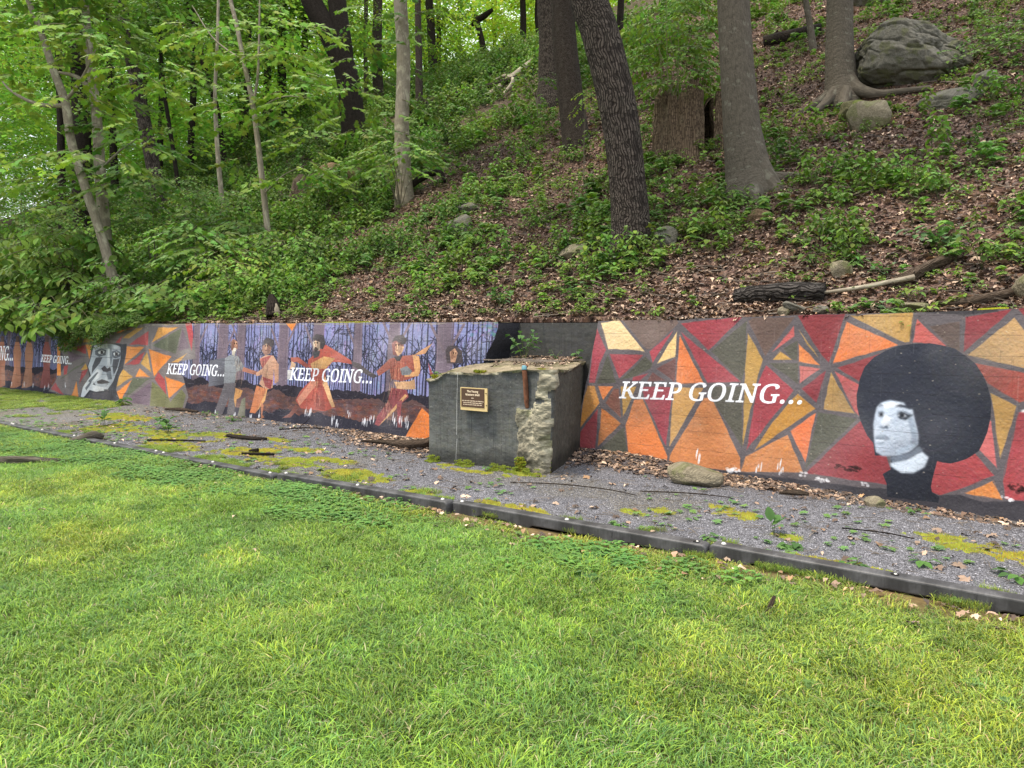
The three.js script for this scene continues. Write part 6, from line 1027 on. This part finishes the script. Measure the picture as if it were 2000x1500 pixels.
{ // fallen twigs
  const R = rng(321), gs = [1, 2, 3].map((s) => { const Q2 = rng(s), b = new MB(), p = []; let x = -0.5, y = 0, z = 0; for (let j = 0; j <= 5; j++) { p.push([x, y, z, 0.011 * (1.1 - j / 6)]); x += 0.2; y += (Q2() - .5) * .05; z += (Q2() - .5) * .12; } b.rod(p, 5, WHITE); const m = p[2 + (s % 2)]; b.rod([[...m.slice(0, 3), .007], [m[0] + .15, m[1] + .04, m[2] + .12 * (s - 2) + .05, .004]], 4, WHITE); return b.geom(); }), L = [[], [], []];
  for (let n = 0; n < 5200; n++) { const t = lerp(-30, 4, R()), s = 0.5 + 22 * Math.pow(R(), 1.4), y = hillY(t, s); if (!seen(t, y, -s, 0.1)) continue; const c = 0.08 + 0.16 * R(); L[n % 3].push({ m: xf(t, y + 0.03, -s, R() * 6.28, (R() - .5) * .7, 0.35 * (R() - .5), 0.2 + 0.75 * R() * R(), 0.3 + 0.5 * R()), c: new THREE.Color(c, c * .82, c * .66) }); }
  for (let n = 0; n < 1100; n++) { const t = lerp(-13, 3, R()), s = -3 + 2.9 * R(); if (t > -5.9 && t < -4.1 && s > -1.6) continue; const c = 0.08 + 0.16 * R(); L[n % 3].push({ m: xf(t, pathY(t, s) + 0.012, -s, R() * 6.28, 0, 0, 0.08 + 0.25 * R() * R(), 0.3), c: new THREE.Color(c, c * .85, c * .7) }); }
  for (let n = 0; n < 110; n++) { const t = lerp(-5.6, -4.6, R()), s = lerp(-0.6, 0.3, R()), c = 0.1 + 0.16 * R(); L[n % 3].push({ m: xf(t, 1.185, -s, (R() - .5) * 1.2, 0, 0, 0.12 + 0.25 * R(), 0.25), c: new THREE.Color(c, c * .85, c * .7) }); }
  L.forEach((l, i) => inst('fallen_twigs', gs[i], plainM, l, scene, ['thin bare twigs strewn over the slope', 'forked dead twigs strewn over the slope', 'crooked dead twigs strewn over slope and path'][i]));
}

// ------------------------------------------------------------------ gravel chips and moss on the path
{
  const R = rng(77), gs = [1, 2].map((s) => { const g = new THREE.IcosahedronGeometry(1, 0), p = g.attributes.position; for (let i = 0; i < p.count; i++) { const k = 0.7 + 0.5 * hash(Math.round(p.getX(i) * 9), Math.round(p.getY(i) * 9), Math.round(p.getZ(i) * 9) + s); p.setXYZ(i, p.getX(i) * k, p.getY(i) * k * 0.65, p.getZ(i) * k * 0.85); } g.computeVertexNormals(); return g; }), L = [[], []];
  for (let n = 0; n < 150000; n++) {
    const t = 3.5 - 16 * Math.pow(R(), 1.5), s = lerp(edgeS(t) + 0.06, 0.1, R()); if (!seen(t, 0, -s, 0.06)) continue; if (mossAt(t, s) > R() + 0.15 || litterPath(t, s) > R() + 0.3) continue;
    const b = 0.08 + 0.2 * R() * R() + (R() < 0.05 ? 0.2 : 0);
    L[n & 1].push({ m: xf(t, pathY(t, s) + 0.002, -s, R() * 6.28, R(), R(), 0.0035 + 0.0055 * R() * R()), c: new THREE.Color(b, b * .99, b * 1.07) });
  }
  L.forEach((l, i) => inst('gravel', gs[i], std({ roughness: 0.85 }), l, scene, ['dark grey stone chips of the path', 'grey angular chips scattered over the path'][i]));
}
{
  const R = rng(88), b = new MB(); for (let k = 0; k < 26; k++) { const a = R() * 6.28, q = 0.022 * Math.sqrt(R()), h = 0.008 + 0.009 * R(), x = Math.cos(a) * q, z = Math.sin(a) * q, w = 0.0028; const c = new THREE.Color(0.8 + .5 * R(), 0.8 + .5 * R(), 0.8); const i0 = b.v(x - w, -.004, z, 0, 0, c), i1 = b.v(x + w, -.004, z + w, 0, 0, c), i2 = b.v(x, -.004, z - w, 0, 0, c), i3 = b.v(x + (R() - .5) * .006, h, z + (R() - .5) * .006, 0, 0, c); b.t(i0, i1, i3); b.t(i1, i2, i3); b.t(i2, i0, i3); }
  const g = b.geom(), it = [];
  for (let n = 0; n < 120000; n++) { const t = 3 - 18 * R(), s = lerp(-3.1, -0.2, R()), m = mossAt(t, s); if (m < 0.2 + 0.7 * R() || !seen(t, 0, -s, 0.05)) continue; const k = 0.7 + 0.6 * R(), dry = fbm(t * 2, s * 2, 12, 2); it.push({ m: xf(t, pathY(t, s), -s, R() * 6.28, 0, 0, 0.8 + 0.8 * R(), (0.7 + 0.9 * R())), c: new THREE.Color(0.17 * k * (0.8 + .6 * dry), 0.19 * k, 0.035 * k) }); }
  for (let n = 0; n < 900; n++) { const t = lerp(-5.75, -4.15, R()), s = -1.5 - 0.14 * R() * R(); if (fbm(t * 4, 3, 90, 2) < 0.5) continue; it.push({ m: xf(t, 0.02 + (R() < 0.25 ? 0.06 * R() : 0), -s, R() * 6.28, 0, 0, 1), c: new THREE.Color(0.1, 0.13, 0.02) }); }
  for (const [t0, y0, s0, rt, ry, n] of [[-4.42, 0.1, -1.5, .07, .1, 160], [-4.16, 0.1, -1.38, .05, .12, 140], [-4.3, 1.13, -1.3, .12, .02, 120], [-4.15, 1.05, -1.3, .05, .08, 90], [-5.7, 1.0, -1.45, .05, .04, 60], [-5.05, 1.1, -1.4, .1, .01, 50]]) for (let k = 0; k < n; k++) it.push({ m: xf(t0 + (R() + R() - 1) * rt, y0 + (R() + R() - 1) * ry, -s0 + 0.01 * R(), R() * 6.28, 0.9 * R(), 0, 1), c: new THREE.Color(0.1 + .05 * R(), 0.12 + .05 * R(), 0.015) });
  for (let n = 0; n < 900; n++) { const t = R() < 0.6 ? lerp(-9.3, -8.3, R()) : lerp(-0.35, -0.15, R()), s = (t < -5 ? -0.12 : 0.24) + 0.12 * R(); it.push({ m: xf(t, (t < -5 ? topL(t) : topR(t)) + 0.002, -s, R() * 6.28, 0, 0, 1), c: new THREE.Color(0.16 + .08 * R(), 0.19 + .06 * R(), 0.02) }); }
  inst('moss', g, std({ vertexColors: true, roughness: 1 }), it, scene, 'yellow green moss in patches on the gravel and block');
}

// ------------------------------------------------------------------ lawn grass
function turf(seed, n, size, long) {                    // a patch of blades: short ones standing, longer ones arched over and lying
  const R = rng(seed), b = new MB(), lay = R() * 6.28;
  for (let k = 0; k < n; k++) {
    const far = R() < long, x = (R() - .5) * size, z = (R() - .5) * size, a = far ? lay + (R() - .5) * 2.6 : R() * 6.28, h = far ? 0.045 + 0.045 * R() : 0.02 + 0.034 * R(), bend = h * (far ? 0.5 + 0.7 * R() : 0.15 + 0.7 * R()), up = far ? 0.35 + 0.4 * R() : 0.8, w = (far ? 0.0013 : 0.0011) + 0.0011 * R(), ca = Math.cos(a), sa = Math.sin(a), tw = (R() - .5) * 0.012;
    const dry = R() < 0.06, q = Math.pow(R(), 1.3), g = dry ? new THREE.Color(.42, .35, .18) : new THREE.Color(lerp(.1, .31, q), lerp(.21, .48, q * (0.6 + .4 * R())), lerp(.022, .06, R())), g0 = new THREE.Color(g.r * 0.4, g.g * 0.36, g.b * 0.5);  // roots coloured darker, standing in for the shade between blades
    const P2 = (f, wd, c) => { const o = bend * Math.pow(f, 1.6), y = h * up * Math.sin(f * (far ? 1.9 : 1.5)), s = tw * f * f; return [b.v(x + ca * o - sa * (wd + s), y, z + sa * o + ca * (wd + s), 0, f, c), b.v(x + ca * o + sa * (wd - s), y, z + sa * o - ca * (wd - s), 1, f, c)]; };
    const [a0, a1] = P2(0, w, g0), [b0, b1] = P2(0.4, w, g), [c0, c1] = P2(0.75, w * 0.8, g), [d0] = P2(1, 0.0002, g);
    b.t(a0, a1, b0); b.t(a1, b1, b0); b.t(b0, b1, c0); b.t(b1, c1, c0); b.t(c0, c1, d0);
  }
  return b.geom();
}
const bareLawn = (t, s) => clamp(sm(-0.6, -0.1, s - edgeS(t)) * (0.05 + 1.1 * fbm(t * 1.6, s * 2.2, 150, 3)) * sm(-7, -5, t) + 0.4 * sm(-0.4, -0.1, s - edgeS(t)) * 0.8);
{
  const R = rng(2024), gs = [1, 2, 3, 4, 5, 6].map((s) => turf(s * 19, s < 5 ? 300 : 230, 0.26, [0.12, 0.18, 0.25, 0.18, 0.4, 0.55][s - 1])), L = gs.map(() => []);
  for (let t = -24; t < 5; t += 0.115) for (let s = -7.4; s < -2.98; s += 0.115) {
    const x = t + (R() - .5) * .1, z = s + (R() - .5) * .1; if (z > edgeS(x) - 0.08 || !seen(x, 0, -z, 0.3)) continue;
    const bl = bareLawn(x, z), n1 = fbm(x * 0.9, z * 0.9, 160, 3), n2 = fbm(x * 2.6, z * 2.6, 170, 3), n3 = fbm(x * 6, z * 6, 175, 2); if (R() < bl * 0.85) continue;
    const kk = n2 > 0.56 && R() < 0.7 ? 4 + Math.floor(R() * 2) : Math.floor(R() * 4), yel = sm(0.47, 0.68, n1 * .6 + n3 * .4), blue = sm(0.55, 0.4, n2) * 0.3, br = (0.6 + 0.92 * n3) * (0.85 + 0.3 * R());
    L[kk].push({ m: xf(x, lawnY(x, z) - 0.004, -z, R() * 6.28, (R() - .5) * .2, (R() - .5) * .2, 0.85 + 0.3 * R(), (0.55 + 0.95 * n2) * (1 - 0.4 * bl) * (0.85 + .3 * R())), c: new THREE.Color(br * (0.93 + 0.38 * yel - 0.25 * blue + .3 * bl), br * (1 + 0.1 * yel), br * (1 + 0.5 * blue)) });
  }
  for (let n = 0; n < 2600; n++) {                       // grass creeping over the far path and in the edging's lee
    const far = n % 3 !== 0, t = far ? lerp(-26, -12.6, R()) : lerp(-12, 3, R()), s = far ? lerp(-2.6, -0.4, R()) : lerp(-3.12, -2.6, R() * R()); if (far && fbm(t * .7, s * .9, 41, 3) < 0.5 - 0.22 * sm(-14, -19, t) + 0.25 * sm(-15, -13, t)) continue; if (!far && fbm(t * 3, s * 3, 42, 2) < 0.58) continue; if (!seen(t, 0, -s, 0.05)) continue;
    L[far ? 4 + n % 2 : n % 4].push({ m: xf(t, pathY(t, s) - 0.003, -s, R() * 6.28, 0, 0, far ? 0.8 : 0.45, far ? 0.5 + 0.4 * R() : 0.9), c: tint(R, 1, 0.2) });
  }
  L.forEach((l, i) => inst('lawn_grass', gs[i], grassM, l, scene, ['short green grass of the mown lawn', 'short mown blades of the lawn', 'short bright grass of the lawn', 'mown grass of the lawn with dry blades', 'longer tufts of lawn grass', 'longer green tufts in the lawn'][i]));
}
{ // clover and small weeds in the lawn
  const R = rng(515), b = new MB(); for (let k = 0; k < 26; k++) { const a = R() * 6.28, q = 0.11 * Math.sqrt(R()), h = 0.03 + 0.025 * R(), x = Math.cos(a) * q, z = Math.sin(a) * q; b.rod([[x, 0, z, .0008], [x, h, z, .0008]], 3, stemC); for (let j = 0; j < 3; j++) { const c = new THREE.Color(.12 + .05 * R(), .28 + .08 * R(), .05); b.shape(HEART, xf(x, h, z, a + j * 2.09, -0.1 + 0.3 * R(), 0, 0.016 + 0.008 * R()), c); } }
  const g = b.geom(), it = [];
  for (let n = 0; n < 9000; n++) {
    const t = lerp(-16, 3, R()), s = lerp(-5.2, -3.3, R()); let d = 0; for (const [a, c, r] of [[-4.94, -3.75, .55], [-7.4, -3.7, .9], [-2.26, -3.42, .45], [-9.6, -3.7, 1.3], [-11.6, -3.9, 1.5], [-5.8, -3.5, .5], [-14, -3.8, 2]]) d = Math.max(d, Math.exp(-((t - a) ** 2) / (r * r) - ((s - c) ** 2) / 0.1));
    if (R() > d * 0.8 * (0.4 + fbm(t * 3, s * 3, 9, 2)) || !seen(t, 0, -s, 0.05)) continue; it.push({ m: xf(t, lawnY(t, s), -s, R() * 6.28, 0, 0, 0.8 + 0.5 * R()), c: tint(R, 1) });
  }
  inst('clover', g, leafM, it, scene, 'clover growing along the lawn side of the edging');
  const rs = new MB(); for (let k = 0; k < 7; k++) { const a = k * 2.4; rs.shape(OVATE, xf(0, 0.015, 0, a, -0.15 - 0.25 * R(), 0, 0.07 + 0.03 * R()), new THREE.Color(.13, .27, .07)); }
  const g2 = rs.geom(), it2 = []; for (let n = 0; n < 150; n++) { const t = lerp(-12, 2.5, R()), s = -3.35 - 3.6 * R() * R(); if (!seen(t, 0, -s, 0)) continue; it2.push({ m: xf(t, lawnY(t, s) + 0.008, -s, R() * 6.28, (R() - .5) * .5, (R() - .5) * .5, 0.3 + 0.3 * R()), c: tint(R, 1.1, 0.15) }); }
  for (let n = 0; n < 1500; n++) { const t = lerp(-16, 3, Math.pow(R(), 1.2)), s = lerp(-3.1, -0.5, 1 - Math.sqrt(R())); if (fbm(t * 1.7, s * 2.4, 222, 2) < 0.55 - 0.12 * sm(-8, -11, t) || (t > -6 && t < -4 && s > -1.6)) continue; it2.push({ m: xf(t, pathY(t, s) + 0.006, -s, R() * 6.28, (R() - .5) * .4, (R() - .5) * .4, 0.22 + 0.3 * R()), c: tint(R, 1.05, 0.2) }); }
  inst('small_weeds', g2, leafM, it2, scene, 'small broad leaved weeds scattered in lawn and gravel');
}

// ------------------------------------------------------------------ single plants, each leaf its own piece
const leafGeos = [OVATE, HEART].map((tpl) => [0.8, 1, 1.2].map((k) => { const b = new MB(); b.shape(tpl, new THREE.Matrix4(), new THREE.Color(0.085 * k, 0.2 * k, 0.04)); return b.geom(); }));
function plant(name, label, pos, R, { n = 10, spread = 0.08, h = 0.08, size = 0.06, kind = 0, stems = 3, lean = 0.3, cat = 'plant' } = {}) {
  const t = thing(name, label, cat, pos, R() * 6.28), b = new MB(), tips = [];
  for (let k = 0; k < stems; k++) { const a = k / stems * 6.28 + R(), q = spread * (stems > 1 ? 0.35 + 0.65 * R() : 0.15), x = Math.cos(a) * q, z = Math.sin(a) * q, y = h * (0.6 + 0.4 * R()); tips.push([x, y, z, a]); b.rod([[0, -0.02, 0, .003], [x * .45, y * .6, z * .45, .0026], [x, y, z, .0016]], 5, stemC); }
  obj('stem', b.geom(), plainM, t);
  for (let k = 0; k < n; k++) { const [x, y, z, a] = tips[k % stems], f = 1 - 0.7 * Math.floor(k / stems) / Math.max(1, n / stems), l = obj('leaf', leafGeos[kind][k % 3], leafM, t); l.position.set(x * f, Math.max(0.008, y * f), z * f); l.rotation.set(lean * (0.2 + 1.2 * R()), a + k * 2.4, (R() - .5) * .5, 'YXZ'); l.scale.setScalar(size * (0.7 + 0.6 * R())); }
  return t;
}
{
  const R = rng(7171), P = (t, s, y) => [t, y ?? pathY(t, s), -s];
  plant('block_plant', 'bushy green plant growing on the block against the painted wall end', P(-5.45, 0.05, 1.16), R, { n: 44, spread: 0.26, h: 0.46, size: 0.1, stems: 9 });
  plant('block_plant', 'small seedling on the block below the dark recessed wall', P(-4.98, 0.1, 1.17), R, { n: 10, spread: 0.1, h: 0.14, size: 0.055, stems: 3 });
  plant('block_plant', 'single leafy shoot on the block near the painted triangle wall', P(-4.66, 0.12, 1.18), R, { n: 9, spread: 0.06, h: 0.22, size: 0.085, stems: 2 });
  plant('block_plant', 'tuft of leaves on the broken left corner of the block', P(-5.72, -1.4, 1.0), R, { n: 14, spread: 0.08, h: 0.1, size: 0.05, stems: 4 });
  plant('slope_plant', 'bright leafy plant on the wall top above the block, nearer the left', P(-6.35, 0.75, hillY(-6.35, .75)), R, { n: 30, spread: 0.3, h: 0.3, size: 0.11, stems: 8, kind: 1 });
  plant('slope_plant', 'spreading green plant on the wall top above the recessed wall', P(-5.15, 0.9, hillY(-5.15, .9)), R, { n: 34, spread: 0.4, h: 0.26, size: 0.1, stems: 9 });
  plant('slope_plant', 'small plant alone on dead leaves above the painted child', P(-9.0, 0.7, hillY(-9, .7)), R, { n: 10, spread: 0.08, h: 0.2, size: 0.08, stems: 2 });
  plant('slope_plant', 'large bright leaved plant above the rotten log at the right', P(-0.85, 1.75, hillY(-.85, 1.75)), R, { n: 40, spread: 0.42, h: 0.34, size: 0.13, stems: 8 });
  plant('slope_plant', 'bluish green plant behind the straight peeled branch', P(-1.35, 1.2, hillY(-1.35, 1.2)), R, { n: 22, spread: 0.18, h: 0.16, size: 0.09, stems: 5 });
  plant('slope_plant', 'low plant with long leaves on the wall top above the portrait', P(-1.35, 0.6, hillY(-1.35, .6)), R, { n: 12, spread: 0.14, h: 0.1, size: 0.12, stems: 4 });
  plant('slope_plant', 'round leaved plant at the foot of the leaning tree', P(-4.95, 1.65, hillY(-4.95, 1.65)), R, { n: 34, spread: 0.4, h: 0.25, size: 0.1, stems: 9, kind: 1 });
  plant('slope_plant', 'leafy plant in front of the smooth tree roots', P(-3.95, 3.35, hillY(-3.95, 3.35)), R, { n: 30, spread: 0.36, h: 0.3, size: 0.1, stems: 8 });
  const W = [['upright dock leaf weed standing alone on the gravel', -1.51, -2.26, { n: 5, spread: .03, h: .1, size: .13, stems: 2, lean: -0.9 }], ['broad weed close behind the right edging hole', -1.3, -2.55, { n: 8, spread: .07, h: .05, size: .07, kind: 1 }], ['leafy weed on moss near the right frame edge', -0.5, -2.4, { n: 9, spread: .09, h: .06, size: .08 }], ['yellow green weed beside the edging under the moss patches', -0.85, -2.72, { n: 10, spread: .09, h: .05, size: .08 }], ['jagged weed at the right edge beside the edging timber', 0.02, -2.4, { n: 9, spread: .1, h: .07, size: .1 }], ['round leaf weed at the edging joint below the boulder', -1.85, -2.72, { n: 7, spread: .06, h: .04, size: .06, kind: 1 }], ['flat weed on gravel in front of the edging seam', -2.6, -2.78, { n: 7, spread: .06, h: .04, size: .06, kind: 1 }], ['small green weed near the wall foot below the portrait', -0.72, -0.95, { n: 10, spread: .05, h: .08, size: .05 }], ['sprout at the foot of the dark block', -4.75, -1.66, { n: 10, spread: .07, h: .09, size: .05 }], ['tall weed on the far mossy gravel at the left', -12.1, -2.3, { n: 12, spread: .08, h: .3, size: .14, stems: 3, lean: -0.6 }], ['spiky weed cluster on mossy gravel before the grey face', -11.0, -1.9, { n: 14, spread: .14, h: .16, size: .14, stems: 5, lean: -0.5 }], ['second spiky weed right of the weed cluster', -10.5, -2.1, { n: 12, spread: .12, h: .14, size: .12, stems: 4, lean: -0.5 }], ['weed growing against the wall under the grey painted face', -15.0, -0.6, { n: 12, spread: .16, h: .2, size: .15, stems: 4 }], ['low weed at the wall foot by the left triangles', -11.9, -0.62, { n: 14, spread: .2, h: .1, size: .08, stems: 5 }], ['tuft of clover like weed at the wall foot under the old man', -10.9, -0.75, { n: 16, spread: .2, h: .08, size: .07, stems: 6, kind: 1 }]];
  for (const [label, t, s, o] of W) plant('path_weed', label, P(t, s), R, { cat: 'weed', ...o });
  const dk = [['pale leaf weed on the lawn under the second timber', -2.2, -3.95, 1], ['broad plantain on the lawn at the left foreground', -3.2, -6.1, 0], ['bright weed clump in the lawn left of centre', -5.9, -4.45, 0]];
  for (const [label, t, s, kind] of dk) plant('lawn_weed', label, [t, lawnY(t, s) + .01, -s], R, { cat: 'weed', n: 7, spread: .05, h: .05, size: .09, kind });
}
renderer.render(scene, camera);
